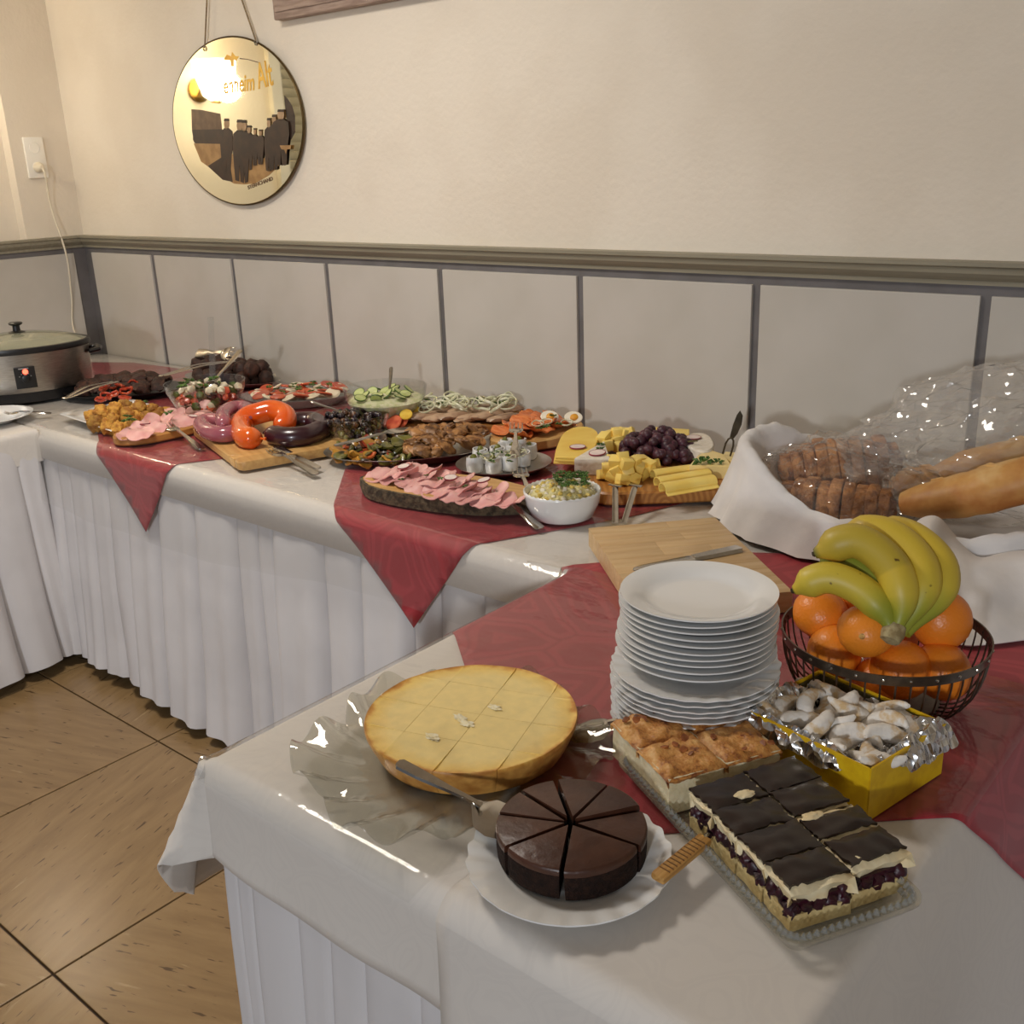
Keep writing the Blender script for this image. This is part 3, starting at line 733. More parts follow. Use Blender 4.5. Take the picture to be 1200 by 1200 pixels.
# cherry cream slices (two rows of four)
m_vs = mat('vanilla sponge', (214, 192, 138), .8, col2=(200, 174, 118), ns=70, bump=.5, bs=180, bd=.003)
m_cream = mat('butter cream', (242, 228, 190), .55, col2=(232, 210, 164), ns=40, bump=.4, bs=90, bd=.003)
m_cherry = mat('dark cherry layer', (58, 16, 30), .4, col2=(36, 10, 22), ns=70, bump=.5, bs=120)
m_glaze = mat('dark chocolate glaze', (40, 26, 22), .33, col2=(28, 18, 16), ns=20, bump=.15, bs=40, bd=.003, coat=.1)
e1 = Tm.inverted() @ A(926, 1094, TZ+.006)
dw, dd = .0435, .067
lab = ['cherry cream slice with dark glaze, %s of the %s row']
rows = ['beside the chocolate cake', 'beside the yellow box']
for j in range(2):
    for i in range(4):
        x = e1.x-(i+.5)*(dw+.002)-(j*.004); y = e1.y+(j+.5)*(dd+.003)
        nm = ('nearest', 'second nearest', 'third nearest', 'farthest')[i]
        s_ = thing('cherry_cream_slice', 'cherry cream slice, %s in the row %s' % (nm, rows[j]), 'cake', loc_tray(x, y), trz+rnd.uniform(-.04, .04), 'cherry cream slices')
        cake_block(dw, dd, .017, i+j*7.7).build('sponge', m_vs, s_, angle=60)
        ch = MB()
        for q in range(5):
            for sd in (-1, 1): ch.blob((sd*(dw/2-.006), -dd/2+.007+q*(dd-.014)/4, .0215+rnd.uniform(-.005, .003)), (.0075, .0085, .0085), 2, .7, 2, q*1.7+sd+i*5)
        for q in range(3):
            for sd in (-1, 1): ch.blob((-dw/2+.009+q*(dw-.018)/2, sd*(dd/2-.006), .0215+rnd.uniform(-.005, .003)), (.008, .0075, .0085), 2, .7, 2, q*1.7+sd*3+i*5)
        ch.box((0, 0, .022), (dw-.008, dd-.008, .012)); ch.build('cherry_layer', m_cherry, s_, angle=60)
        def fn(u, v, i=i, j=j):
            x, y = (u-.5)*(dw+.002), (v-.5)*(dd+.002); e = min(u, 1-u, v, 1-v)
            return (x, y, .0395+.0055*sm(-.05, .2, e)+.004*nz(x*90+i*9, y*90+j*5, .4))
        MB().grid(14, 16, fn, .017).build('cream', m_cream, s_, angle=60)
        def fg(u, v, i=i, j=j):
            kk = 1.05-.26*abs(nz(v*7, i*3., j*4.)); x, y = (u-.5)*dw*kk, (v-.5)*dd*(1.03-.2*abs(nz(u*7, i*2., j)))
            if i == 1 and j == 1: x *= .72; x += .003
            if i == 2 and j == 0: x *= .95
            if i == 0: y = y*.97; x = x*.86-.002
            e = min(u, 1-u, v, 1-v)
            return (x, y, .0462+.0022*sm(-.1, .25, e)+.002*nz(x*60+i*9, y*60+j*5, .9))
        MB().grid(12, 14, fg, .0035).build('chocolate_glaze', m_glaze, s_, angle=60)
        if (i, j) in ((1, 1), (3, 0)): MB().blob(((.012, .013, -.012, .014)[(i+j) % 4], (.012, .02, .01, -.02)[(i*2+j) % 4], .0484), (.006, .011, .003), 3, .5, 2, i*3.3+j).build('cream_dab', m_cream, s_)
ws = thing('cake_server', 'cake server with a light wooden handle lying on the edge of the crystal tray', 'cake server')
mb = MB(); hl = .085
mb.box((.042, 0, 0), (.084, .016, .0085), .003); mb.build('handle', mat('light wooden handle', (196, 150, 84), .5, col2=(172, 124, 62), ns=40, scale=(.3, 6, 6)), ws)
gr = MB()
for q in range(11): gr.box((.012+q*.006, 0, .0042), (.0012, .0125, .0012))
gr.build('grip_grooves', mat('groove brown', (120, 82, 40), .7, col2=(104, 70, 34), ns=50), ws)
MB().lathe([(0, -.012), (.004, -.011), (.0045, .003), (0, .004)], 12, M=Matrix.Translation((.086, 0, 0)) @ Matrix.Rotation(PI/2, 4, 'Y')).build('ferrule', m_chrome, ws)
bl = MB(); pts = [(.09, .003), (.105, .012), (.125, .021), (.15, .024), (.175, .022), (.195, .014), (.203, .003)]
poly = [(x, -y) for x, y in pts]+[(x, y) for x, y in reversed(pts)]; bl.prism(poly, -.0008, .0008); bl.build('blade', m_chrome, ws)
place(ws, A(770, 1030, .772), A(885, 935, .7715), .05)

# ------------------------------------------------------------------ yellow box of vanilla crescents
bf = A(1015, 963); bl_ = A(870, 886); br = A(1100, 905)
ex = (bf-bl_).normalized(); bw = (bf-bl_).length; ey = Vector((-ex.y, ex.x, 0)); bdp = (br-bf).dot(ey)*1.0
bh = .066; bc = bf-ex*bw/2+ey*bdp/2
bx = thing('yellow_box', 'open bright yellow cardboard box lined with foil', 'box', (bc.x, bc.y, TZ), math.atan2(ex.y, ex.x))
m_yel = mat('yellow cardboard', (222, 182, 14), .55, col2=(210, 166, 10), ns=60, bump=.08, bs=90)
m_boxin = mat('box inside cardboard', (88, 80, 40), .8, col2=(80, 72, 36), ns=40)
MB().box((0, 0, .001), (bw, bdp, .002)).build('bottom', m_yel, bx)
for nm, cx, cy, sx, sy in (('side_panel', 0, -bdp/2, bw, .002), ('side_panel', 0, bdp/2, bw, .002), ('side_panel', -bw/2, 0, .002, bdp), ('side_panel', bw/2, 0, .002, bdp)):
    p_ = MB().box((cx, cy, bh/2), (sx+.0002, sy+.0002, bh)).build(nm, m_yel, bx)
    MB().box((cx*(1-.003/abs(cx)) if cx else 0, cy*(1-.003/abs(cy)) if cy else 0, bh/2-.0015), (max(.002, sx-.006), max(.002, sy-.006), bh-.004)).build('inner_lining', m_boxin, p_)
t = NT('crumpled aluminium foil'); vec = t.coord(); t.set(Metallic=1.0, Roughness=.22); t.b.inputs['Base Color'].default_value = (.74, .73, .72, 1)
vr = t.new('ShaderNodeTexVoronoi'); vr.inputs['Scale'].default_value = 70; t.l.new(vec, vr.inputs[0]); t.bump(vr.outputs['Distance'], 1., .008); m_foil = t.m
def foil(u, v):
    x, y = (u-.5)*2, (v-.5)*2; e = max(abs(x), abs(y))
    over = max(sm(-.5, -.8, x)*sm(.55, .1, y), sm(.45, .9, x)*sm(-.55, .1, y), .8*sm(-.3, -.9, y)*sm(.75, .35, x))   # where the foil laps over the wall
    kk = sm(.72, .93, e); hh = bh*(.66+.32*kk)-.002
    px, py = x*bw/2*.955, y*bdp/2*.955
    if e > .90:
        q = (e-.90)/.10; g_ = 1+over*.20*q; px *= g_; py *= g_
        hh += over*(.012*math.sin(min(1, q*2)*PI/2)-.034*sm(.45, 1, q))-(1-over)*.010*q
    if x < -.35 and y > .5: hh = min(hh, bh*.45)
    hh += .006*nz(x*6, y*6, .2)+.004*nz(x*15, y*15, 1.2)
    return (px+.003*nz(x*9, y*9, 3.)*(.4+over), py+.003*nz(x*9, y*9, 5.)*(.4+over), hh)
MB().grid(64, 58, foil, .0004).build('foil_liner', m_foil, bx, angle=18)
m_kipf = mat('sugar dusted crescent biscuit', (214, 184, 138), .85, col2=(236, 230, 222), ns=60, lo=.36, hi=.50, bump=.6, bs=130, bd=.003, rnd_h=.05)
kms = []
for k in range(3):
    pts = [(.030*math.sin(a), .026*(1-math.cos(a))-.012, 0) for a in [(-1.35+2.7*i/12) for i in range(13)]]
    kms.append(MB().tube(pts, [.0015+.0088*math.sin(PI*(.02+.96*i/12))**.9*(1+.25*nz(i*.7, k*2., 1)) for i in range(13)], 10).mesh('crescent_biscuit', m_kipf))
Bm = Matrix.Translation(bx.location) @ Matrix.Rotation(bx.rotation_euler.z, 4, 'Z')
spots = []
r2 = random.Random(5)
for iy in range(4):
    for ix in range(5):
        x = (ix-2)*bw*.17+r2.uniform(-.01, .01); y = (iy-1.5)*bdp*.20+r2.uniform(-.008, .008)
        spots.append((x, y, bh*.66+.008+.013*(1-(x/(bw*.5))**2)*(1-(y/(bdp*.5))**2)*r2.uniform(.5, 1.4)))
for q, (x, y, z) in enumerate(spots):
    o = inst('crescent_biscuit', kms[q % 3], None, Bm @ Vector((x, y, z)), (r2.uniform(-.5, .5), r2.uniform(-.5, .5), r2.uniform(0, 6.28)))
    props(o, 'crescent biscuit dusted with icing sugar in the foil lined yellow box', 'biscuit', 'vanilla crescents in the yellow box')

# ------------------------------------------------------------------ plates
lo = A(813, 808, TZ+.05); up = A(818, 690, .918)
r3 = random.Random(3)
flat_me = MB().lathe(plate_prof(.099, .0165, .63), 72).mesh('dinner_plate', m_porc, 50)
scal_me = MB().lathe(plate_prof(.1035, .017, .6), 144, mod=scal2(24, .013)).mesh('scalloped_plate', m_porc, 60)
z = TZ; ordn = ['bottom', 'second', 'third', 'fourth', 'fifth', 'sixth', 'seventh', 'eighth', 'ninth', 'tenth', 'topmost']
for k in range(11):
    o = inst('scalloped_plate', scal_me, None, (lo.x+r3.uniform(-.0015, .0015), lo.y+r3.uniform(-.0015, .0015), z), (0, 0, r3.uniform(0, 6)))
    props(o, 'white scalloped plate, %s of the lower stack on the red cloth' % (ordn[k] + (' from the bottom' if 0 < k < 10 else '')), 'plate', 'scalloped plates in the lower stack'); z += .0073
z += .0135-.0073+.0035
for k in range(10):
    f_ = k/9
    o = inst('dinner_plate', flat_me, None, (lo.x+(up.x-lo.x)*min(1, .35+.65*f_)+r3.uniform(-.002, .002), lo.y+(up.y-lo.y)*min(1, .35+.65*f_)+r3.uniform(-.002, .002), z), (r3.uniform(-.008, .008), r3.uniform(-.008, .008), 0))
    props(o, 'plain white plate, %s of the upper stack on the scalloped plates' % (('topmost' if k == 9 else ordn[k] + (' from the bottom' if k else ''))), 'plate', 'plain plates in the upper stack'); z += .0068

# ------------------------------------------------------------------ chopping board
L_, B_, R_ = A(691, 621, .785), A(836, 604, .785), A(926, 690, .785)
ex = (R_-B_).normalized(); bl2 = (R_-B_).length; ey = Vector((-ex.y, ex.x, 0)); bw2 = abs((B_-L_).dot(ey))
cbt = thing('chopping_board', 'thick butcher block chopping board behind the plate stack', 'chopping board', ((L_+R_)/2).to_2d().to_3d()+Vector((0, 0, TZ)), math.atan2(ex.y, ex.x))
def wood(name, c1, c2, sc=(1, 14, 14), ns=7, rough=.45, rh=.12):
    return mat(name, c1, rough, col2=c2, ns=ns, lo=.3, hi=.7, scale=sc, bump=.05, bs=60, rnd_h=rh, detail=5)
m_block = wood('butcher block wood', (210, 180, 134), (194, 158, 110), sc=(14, 1, 14), rh=.07)
ns_ = 11; sw = bl2/ns_
for k in range(ns_):
    y = -bw2/2; r4 = random.Random(k)
    while y < bw2/2-.01:
        ln_ = min(r4.uniform(.08, .16), bw2/2-y); ln_ = bw2/2-y if bw2/2-y-ln_ < .05 else ln_
        MB().box((-bl2/2+sw*(k+.5), y+ln_/2, .0175), (sw-.0001, ln_-.0001, .035), .0005).build('stave', m_block, cbt); y += ln_
cutlery('table_knife', 'knife lying on the butcher block chopping board', 'knife', .2, A(868, 642, .789), A(742, 668, .789), 0, 1.5)
# ------------------------------------------------------------------ fruit basket
fc = A(1036, 746, .838); fb = thing('fruit_basket', 'round wire fruit basket with a flat metal rim on the red cloth', 'basket', (fc.x, fc.y, TZ))
m_wire = mat('pewter wire', (112, 102, 92), .35, .9, col2=(96, 88, 80), ns=60)
RB, HB, RBB = .127, .088, .072
def bprof(t): return (RBB+(RB-RBB)*math.sin(t*PI/2)**.75, .004+HB*(1-math.cos(t*PI/2))**.9)
wm = MB().tube([(bprof(t/8)[0], 0, bprof(t/8)[1]) for t in range(9)], .0013, 6).mesh('wire', m_wire)
for k in range(46): inst('wire', wm, fb, (0, 0, 0), (0, 0, 2*PI*k/46))
MB().lathe([(RB-.001, HB-.004), (RB+.001, HB-.004), (RB+.0025, HB+.009), (RB+.0005, HB+.009)], 72, closed=True).build('rim_band', m_wire, fb)
rv = MB().lathe([(.0024, 0), (.0018, .0012), (0, .0018)], 8).mesh('rivet', m_chrome)
for k in range(26):
    a = 2*PI*k/26; inst('rivet', rv, fb, ((RB+.0018)*math.cos(a), (RB+.0018)*math.sin(a), HB+.003), (0, PI/2, a))
MB().tube([(RBB*math.cos(2*PI*k/48), RBB*math.sin(2*PI*k/48), .003) for k in range(48)], .003, 8, closed=True).build('base_ring', m_wire, fb)
MB().lathe([(0, .004), (RBB, .004), (RBB, .006), (0, .006)], 40).build('base_plate', m_wire, fb)
t = NT('orange peel'); vec = t.coord()
oi = t.new('ShaderNodeObjectInfo')
cA = t.mix(oi.outputs['Random'], lin((232, 122, 28)), lin((240, 146, 44)))
t.l.new(cA, t.b.inputs['Base Color']); t.set(Roughness=.38)
vr = t.new('ShaderNodeTexVoronoi'); vr.inputs['Scale'].default_value = 260; t.l.new(vec, vr.inputs[0]); t.bump(vr.outputs['Distance'], .25, .0015); m_or = t.m
m_nav = mat('orange navel', (214, 168, 92), .7, col2=(170, 120, 60), ns=200)
def orfn(p): q = p.copy(); q.z *= .94 if abs(p.z) < .9 else .92; return q
ome = MB().blob((0, 0, 0), (.0375, .0375, .0365), 3, .03, 1.6, 2, fn=orfn).mesh('orange', m_or)
nme = MB().lathe([(.0045, 0), (.003, .0016), (0, .001)], 10).mesh('navel', m_nav)
ols = [(947, 716, .850, 1, 'orange at the left of the fruit basket under the lowest banana tip'), (990, 706, .846, .95, 'orange half hidden behind the lowest banana'), (1015, 739, .868, .95, 'orange with its navel facing front below the bananas'),
       (978, 764, .815, 1, 'orange behind the left front of the wire basket rim'), (1055, 785, .812, 1.03, 'orange at the front of the fruit basket below the banana stem'), (1104, 786, .808, 1.02, 'orange at the right front behind the basket wires'),
       (1104, 727, .862, 1.05, 'large orange under the right side of the bananas'), (1116, 706, .855, .95, 'orange peeking out behind the large right orange'), (1030, 800, .786, .95, 'orange low behind the front wires'), (1050, 735, .80, .95, 'orange hidden deep under the banana stem')]
for k, (px, py, z, s_, lb) in enumerate(ols):
    p = A(px, py, z); d_ = Vector((p.x-fc.x, p.y-fc.y, 0)); mx = RB-.042
    if d_.length > mx: p = Vector((fc.x, fc.y, p.z))+d_.normalized()*mx
    o = inst('orange', ome, None, p, (rnd.uniform(0, 3), rnd.uniform(0, 3), rnd.uniform(0, 3)), s_)
    props(o, lb, 'orange', 'oranges in the wire basket')
    if k == 2:
        nv = inst('navel', nme, o); v = (CP-p).normalized(); nv.rotation_euler = v.to_track_quat('Z', 'Y').to_euler()
        o.rotation_euler = (0, 0, 0); nv.location = v*.0362+Vector((-.004, 0, -.008)); nv.location = nv.location.normalized()*.0362
m_ban = NT('banana skin'); t = m_ban; vec = t.coord(); at_ = t.new('ShaderNodeAttribute', attribute_name='ripe')
cA = t.ramp(at_.outputs['Fac'], [(0, lin((112, 132, 44))), (.3, lin((160, 160, 48))), (.55, lin((208, 184, 62))), (.86, lin((212, 182, 60))), (1, lin((96, 96, 40)))])
sp_ = t.ramp(t.noise(vec, 60, 2), [(.71, (0, 0, 0)), (.76, (1, 1, 1))])
t.l.new(t.mix(sp_, cA, lin((92, 66, 24))), t.b.inputs['Base Color']); t.set(Roughness=.45); m_ban = t.m
bd0 = depth((fc.x, fc.y, .87))
hub = AD(1046, 742, bd0-.075)
bb = thing('banana_bunch', 'bunch of five yellow green bananas on top of the oranges', 'bananas', hub)
def catmull(P, n):
    P = [Vector(p) for p in P]; out = []
    Q = [P[0]*2-P[1]]+P+[P[-1]*2-P[-2]]
    for i in range(1, len(Q)-2):
        for k in range(n):
            t_ = k/n; a, b, c_, d_ = Q[i-1], Q[i], Q[i+1], Q[i+2]
            out.append(.5*((2*b)+(c_-a)*t_+(2*a-5*b+4*c_-d_)*t_*t_+(3*b-a-3*c_+d_)*t_**3))
    out.append(P[-1]); return out
bans = [([(1046, 742, -.075), (1034, 717, -.065), (1006, 690, -.05), (968, 677, -.035), (930, 692, -.02)], .0205, .55, 'lowest'),
        ([(1046, 742, -.072), (1040, 712, -.05), (1018, 672, -.03), (985, 655, 0), (962, 664, .02)], .017, .15, 'dark'),
        ([(1049, 742, -.075), (1057, 705, -.07), (1044, 663, -.055), (1003, 634, -.03), (955, 649, -.01)], .0230, .95, 'front'),
        ([(1055, 742, -.07), (1079, 702, -.062), (1079, 662, -.045), (1041, 626, -.015), (985, 622, .02)], .0215, .85, 'mid'),
        ([(1061, 742, -.066), (1098, 702, -.05), (1102, 662, -.03), (1070, 630, .0), (1022, 618, .05)], .0210, .85, 'right')]
for P_, r_, rp, nm in bans:
    P3 = [AD(x, y, bd0+dz)-hub for x, y, dz in P_]; cur = catmull(P3, 7); n = len(cur)
    rad = []
    for i in range(n):
        s_ = i/(n-1); k = .36+.64*sm(.04, .36, s_); k *= 1-.72*sm(.86, 1.0, s_)**1.5; rad.append(r_*k)
    mb = MB().tube(cur, rad, 10); o = mb.build('banana', m_ban, bb, angle=50)
    va = o.data.attributes.new('ripe', 'FLOAT', 'POINT')
    vals = []
    for i in range(n):
        s_ = i/(n-1); q = rp*(.25+.75*sm(.05, .55, s_)); q = q if s_ < .97 else 1.0
        vals += [min(q, .9) if s_ < .97 else 1.0]*10
    va.data.foreach_set('value', vals)
    e_ = cur[-1]; MB().blob(e_, (.0045, .0045, .0045), 1, .2, 2).build('banana_tip', mat('banana tip', (62, 48, 28), .8, col2=(44, 34, 20), ns=90), o)
MB().lathe([(0, -.012), (.010, -.011), (.0125, 0), (.011, .010), (.006, .012), (0, .0115)], 12, sx=1.2, M=Vector(hub-hub).to_track_quat('Z', 'Y').to_matrix().to_4x4() if False else Matrix.Rotation(-.9, 4, 'X')).build('stem_end', mat('cut banana stem', (176, 160, 118), .8, col2=(140, 120, 80), ns=90), bb)

# ------------------------------------------------------------------ bread basket
bc = Vector((-.635, 1.86, TZ)); BA, BB = .305, .20
bk = thing('bread_basket', 'oval wicker bread basket lined with white cloths', 'basket', bc)
m_wick = mat('wicker', (160, 118, 70), .7, col2=(128, 90, 50), ns=60, bump=.4)
for k in range(3):
    z = .006+k*.0065; s_ = .56+.025*k
    MB().tube([(BA*s_*math.cos(2*PI*i/40)*.96, BB*s_*math.sin(2*PI*i/40)*.96, z+.002*math.sin(i*PI)) for i in range(40)], .006, 6, closed=True).build('wicker_strand', m_wick, bk)
MB().prism(ell(BA*.55, BB*.55), 0, .006).build('basket_base', m_wick, bk)
m_napk = mat('white linen napkin', (226, 222, 220), .85, col2=(216, 213, 212), ns=8, bump=.25, bs=26, bd=.006, spec=.2)
def liner(u, v):
    a = 2*PI*u; ca_, sa_ = math.cos(a), math.sin(a)
    front = max(0, -sa_); left = max(0, -ca_)
    n1 = nz(ca_*2.2, sa_*2.2, 1.7); n2 = nz(ca_*5, sa_*5, 4.)
    back = max(0, sa_); rimz = .085+.07*left*left*(1-.3*back)+.02*n1-.018*front*(1-left)-.01*back
    if v < .42:
        t_ = v/.42; rr = .02+.95*t_**.55; z = .026+(rimz-.026)*t_**2.6
    elif v < .55:
        t_ = (v-.42)/.13; rr = .97+.10*t_; z = rimz+.012*math.sin(t_*PI)+.005*math.sin(a*34)*t_
    else:
        t_ = (v-.55)/.45; ext = .10+.10*left*(1-front)+.07*n1+.05*front
        rr = 1.07+ext*t_**1.2; z = rimz*(1-t_)**(1.15)+.004
        rr += (.06*math.sin(a*11+n1*6)+.03*math.sin(a*23+n2*4))*t_*(1-.4*t_); z = max(.002, z+.012*n2*math.sin(t_*PI))
    return (BA*rr*ca_*(1 if ca_ < 0 else .98), BB*rr*sa_*(1 if sa_ < 0 else .9), z)
o = MB().grid(96, 30, liner, .0018, wrap=True).build('cloth_liner', m_napk, loc=bc, angle=60)
props(o, 'white cloth lining the bread basket with its edge folded out at the left', 'cloth')
# napkin over the right front of the basket
top_ = [(1058, 618, 1.66), (1072, 602, 1.66), (1092, 600, 1.66), (1112, 622, 1.66), (1140, 648, 1.63), (1180, 640, 1.68), (1240, 640, 1.70), (1300, 650, 1.72)]
hem_ = [(1060, 690), (1085, 725), (1112, 748), (1130, 757), (1165, 755), (1205, 750), (1260, 745), (1330, 735)]
TP = catmull([AY(*p) for p in top_], 5); HP = catmull([A(x, y, TZ+.003) for x, y in hem_], 5)
def nap(u, v):
    f_ = u*(len(TP)-1); i = min(int(f_), len(TP)-2); q = f_-i
    a, b = TP[i].lerp(TP[i+1], q), HP[i].lerp(HP[i+1], q)
    p = a.lerp(b, v); p.z = a.z+(b.z-a.z)*(v**.75 if v > .02 else v)
    p.z = max(p.z, TZ+.003) + .010*nz(u*7, v*2.5, 2.)*math.sin(PI*v) ; p += Vector((.0, -.02, 0))*math.sin(PI*v)*(1+nz(u*6, v, 9.))
    if v < .12: p.y += .035*(1-v/.12); p.z -= .02*(1-v/.12)**2
    return p
o = MB().grid(44, 26, nap, .0018).build('napkin', m_napk, angle=60); props(o, 'white napkin hanging over the front of the bread basket behind the bananas', 'napkin')
# breads
m_brown = mat('seeded brown bread crust', (200, 140, 84), .8, col2=(136, 84, 44), ns=24, lo=.38, hi=.62, bump=1., bs=60, bd=.012)
m_crumbb = mat('brown bread crumb', (190, 146, 100), .85, col2=(156, 112, 72), ns=60, bump=.6, bs=120)
def loaf(name, label, a, b, w, h, n):
    a, b = Vector(a), Vector(b); L = (b-a).length; t_ = thing(name, label, 'bread', (a+b)/2, math.atan2((b-a).y, (b-a).x), rot=None)
    t_.rotation_euler = (0, -math.asin((b-a).z/L), math.atan2((b-a).y, (b-a).x))
    for k in range(n):
        x = -L/2+L*(k+.5)/n; e = (1-abs(2*(k+.5)/n-1)**3*.35)*rnd.uniform(.93, 1.06); th = L/n*.985
        poly = [(w/2*e*math.copysign(abs(math.cos(q))**.7, math.cos(q)), h/2*e*math.copysign(abs(math.sin(q))**.7, math.sin(q))) for q in [2*PI*i/22 for i in range(22)]]
        M_ = Matrix.Translation((x, rnd.uniform(-.006, .006), rnd.uniform(-.005, .005))) @ Matrix.Rotation(rnd.uniform(-.06, .06), 4, 'Z') @ Matrix.Rotation(rnd.uniform(-.05, .05), 4, 'Y') @ Matrix.Rotation(PI/2, 4, 'X') @ Matrix.Rotation(PI/2, 4, 'Y')
        mb = MB(); mb.prism(poly, -th/2, th/2, .002, 0, M_)
        o_ = mb.build('bread_slice', [m_brown, m_crumbb], t_, angle=50)
        if k in (0, n-1): MB().blob((x, 0, 0), (th*.9, w/2*e*.92, h/2*e*.92), 3, .15, 3, k).build('crust_end', m_brown, t_)
    return t_
loaf('brown_loaf', 'sliced brown loaf in a clear bag at the back of the bread basket', AY(915, 556, 1.86), AY(1052, 540, 1.97), .115, .105, 10)
loaf('brown_loaf', 'sliced seeded brown loaf at the front of the bread basket behind the bananas', AY(915, 590, 1.76), AY(1045, 600, 1.82), .12, .10, 9)
t = NT('white bread crust'); vec = t.coord()
cA = t.ramp(t.noise(vec, 9, 4, .6), [(.35, lin((222, 184, 122))), (.5, lin((204, 150, 80))), (.68, lin((176, 110, 50)))])
t.l.new(cA, t.b.inputs['Base Color']); t.set(Roughness=.5); t.bump(t.noise(vec, 40, 4), .4, .004); m_bag = t.m
def baguette(label, pts, r_, name='baguette'):
    P3 = [Vector(p) for p in pts]; c_ = P3[0]; cur = catmull([p-c_ for p in P3], 8); n = len(cur)
    rad = [r_*math.sin(PI*(.05+.9*(i/(n-1))))**.38*(1+.05*nz(i*.6, 0, r_*90)) for i in range(n)]
    t_ = thing(name, label, 'bread', c_)
    MB().tube(cur, rad, 16, sq=(.86, 1.05)).build('crust', m_bag, t_, angle=60)
    for i in range(4, n-5, 6):
        p = cur[i]; d_ = (cur[i+3]-cur[i]).normalized(); s_ = d_.cross(Vector((0, 0, 1)))
        MB().tube([p+Vector((0, 0, rad[i]*.85))-s_*r_*.45-d_*.01, p+Vector((0, 0, rad[i]*.9))+d_*.012, p+Vector((0, 0, rad[i]*.82))+s_*r_*.45+d_*.035], [.002, .006, .002], 6).build('score_ridge', m_bag, t_)
    return t_
baguette('golden baguette in a clear bag reaching out of the bread basket to the right', [AY(1058, 590, 1.76), AY(1130, 580, 1.77), AY(1210, 560, 1.79), AY(1300, 540, 1.82)], .046)
baguette('pale bread roll between the brown loaves and the baguette', [AY(1046, 570, 1.87), AY(1072, 566, 1.87), AY(1102, 566, 1.87)], .034, 'bread_roll')
baguette('pale baguette at the back of the bread basket inside the puffed bag', [AY(1090, 560, 1.96), AY(1160, 540, 1.98), AY(1280, 520, 2.0)], .036)
m_pbag = thin_glass('crinkled clear plastic bag', (.97, .965, .95), 2.2, .07, bump=1., bs=34, bd=.007, haze=.05, hcol=(.85, .82, .78), crinkle=True)
m_pbag2 = thin_glass('milky crinkled plastic bag', (.97, .965, .95), 2.2, .08, bump=1., bs=30, bd=.008, haze=.20, hcol=(.85, .82, .78), crinkle=True)
def bag(name, label, c_, r_, seed, rz=0., pull=None, sub=5, m=None):
    def fn(p):
        q = p.copy()
        if pull: q += Vector(pull)*sm(.3, 1., p.dot(Vector(pull).normalized()))
        k = .93+.26*nz(p.x*1.7+seed, p.y*1.7, p.z*1.7)+.12*abs(nz(p.x*3+seed, p.y*3, p.z*3))+.17*abs(nz(p.x*6, p.y*6+seed, p.z*6))+.09*abs(nz(p.x*12+seed, p.y*12, p.z*12))+.03*nz(p.x*14, p.y*14, p.z*14+seed)
        return q*k
    o_ = MB().blob((0, 0, 0), r_, sub, .06, 2, seed, fn=fn).build(name, m or m_pbag, loc=c_, rot=(0, 0, rz), angle=14)
    return props(o_, label, 'plastic bag')
bag('plastic_bag', 'clear crinkled plastic bag around the brown loaves in the bread basket', (AY(975, 572, 1.83)+AY(990, 572, 1.83))/2+Vector((.01, 0, .0)), (.165, .14, .092), 1.3, .35)
bag('plastic_bag', 'large puffed clear plastic bag over the baguettes at the right edge', AY(1140, 535, 1.96)+Vector((0, -.02, .0)), (.21, .14, .115), 4.1, .12, (0.25, 0, .45), m=m_pbag2)

# ------------------------------------------------------------------ wall things
mr = thing('oval_mirror', 'oval advertising mirror with gold lettering and an old printed street photograph, hanging on a cord', 'mirror', (-3.009, WY-.012, 1.5885), rot=(PI/2, 0, 0))
t = NT('tinted mirror glass'); t.set(Metallic=1.0, Roughness=.03); t.b.inputs['Base Color'].default_value = (*lin((232, 228, 206)), 1)
vec = t.coord(); t.bump(t.noise(vec, 6, 2), .02, .004); m_mir = t.m
MA, MBh = .348, .255
MB().prism(ell(MA, MBh, 96), 0, .006, .001).build('mirror_glass', m_mir, mr)
MB().tube([(MA*math.cos(2*PI*i/96), MBh*math.sin(2*PI*i/96), .003) for i in range(96)], .004, 6, closed=True).build('rim', mat('dark brass rim', (92, 74, 42), .4, .8, col2=(80, 64, 36), ns=30), mr)
m_prn = mat('sepia print', (58, 38, 24), .5, col2=(44, 28, 17), ns=30, lo=.4, hi=.6)
m_prl = mat('pale sepia print', (172, 134, 84), .5, col2=(150, 112, 66), ns=30)
m_prm = mat('grey brown print', (110, 84, 58), .5, col2=(92, 68, 46), ns=40)
m_skin = mat('print face tone', (176, 144, 108), .5, col2=(160, 128, 92), ns=60)
m_gold = mat('gold print', (214, 168, 44), .4, .2, col2=(200, 150, 34), ns=30)
Mi = mr.matrix_basis.inverted() if False else (Matrix.Translation(mr.location) @ Euler((PI/2, 0, 0)).to_matrix().to_4x4()).inverted()
def ml(px, py): 
    q = Mi @ AY(px, py, WY-.018); return (q.x, q.y)
def pr_(name, poly, m, lv=0): return MB().prism([ml(*p) for p in poly], .0058+lv*.0003, .0064+lv*.0003).build(name, m, mr, angle=0)
def cpx(x, y): return (205+x*160/1200, 120+y*120/900)
pr_('printed_truck', [cpx(*p) for p in [(145, 60), (230, 65), (400, 100), (415, 240), (410, 350), (170, 355), (150, 250)]], m_prm, 0)
pr_('printed_truck_bed', [cpx(*p) for p in [(158, 240), (415, 235), (420, 330), (400, 365), (180, 360), (160, 330)]], m_prn, 1)
pr_('printed_street', [cpx(*p) for p in [(165, 360), (420, 360), (520, 470), (740, 500), (860, 470), (930, 540), (830, 640), (700, 715), (600, 722), (520, 715), (400, 640), (230, 520)]], m_prl, 0)
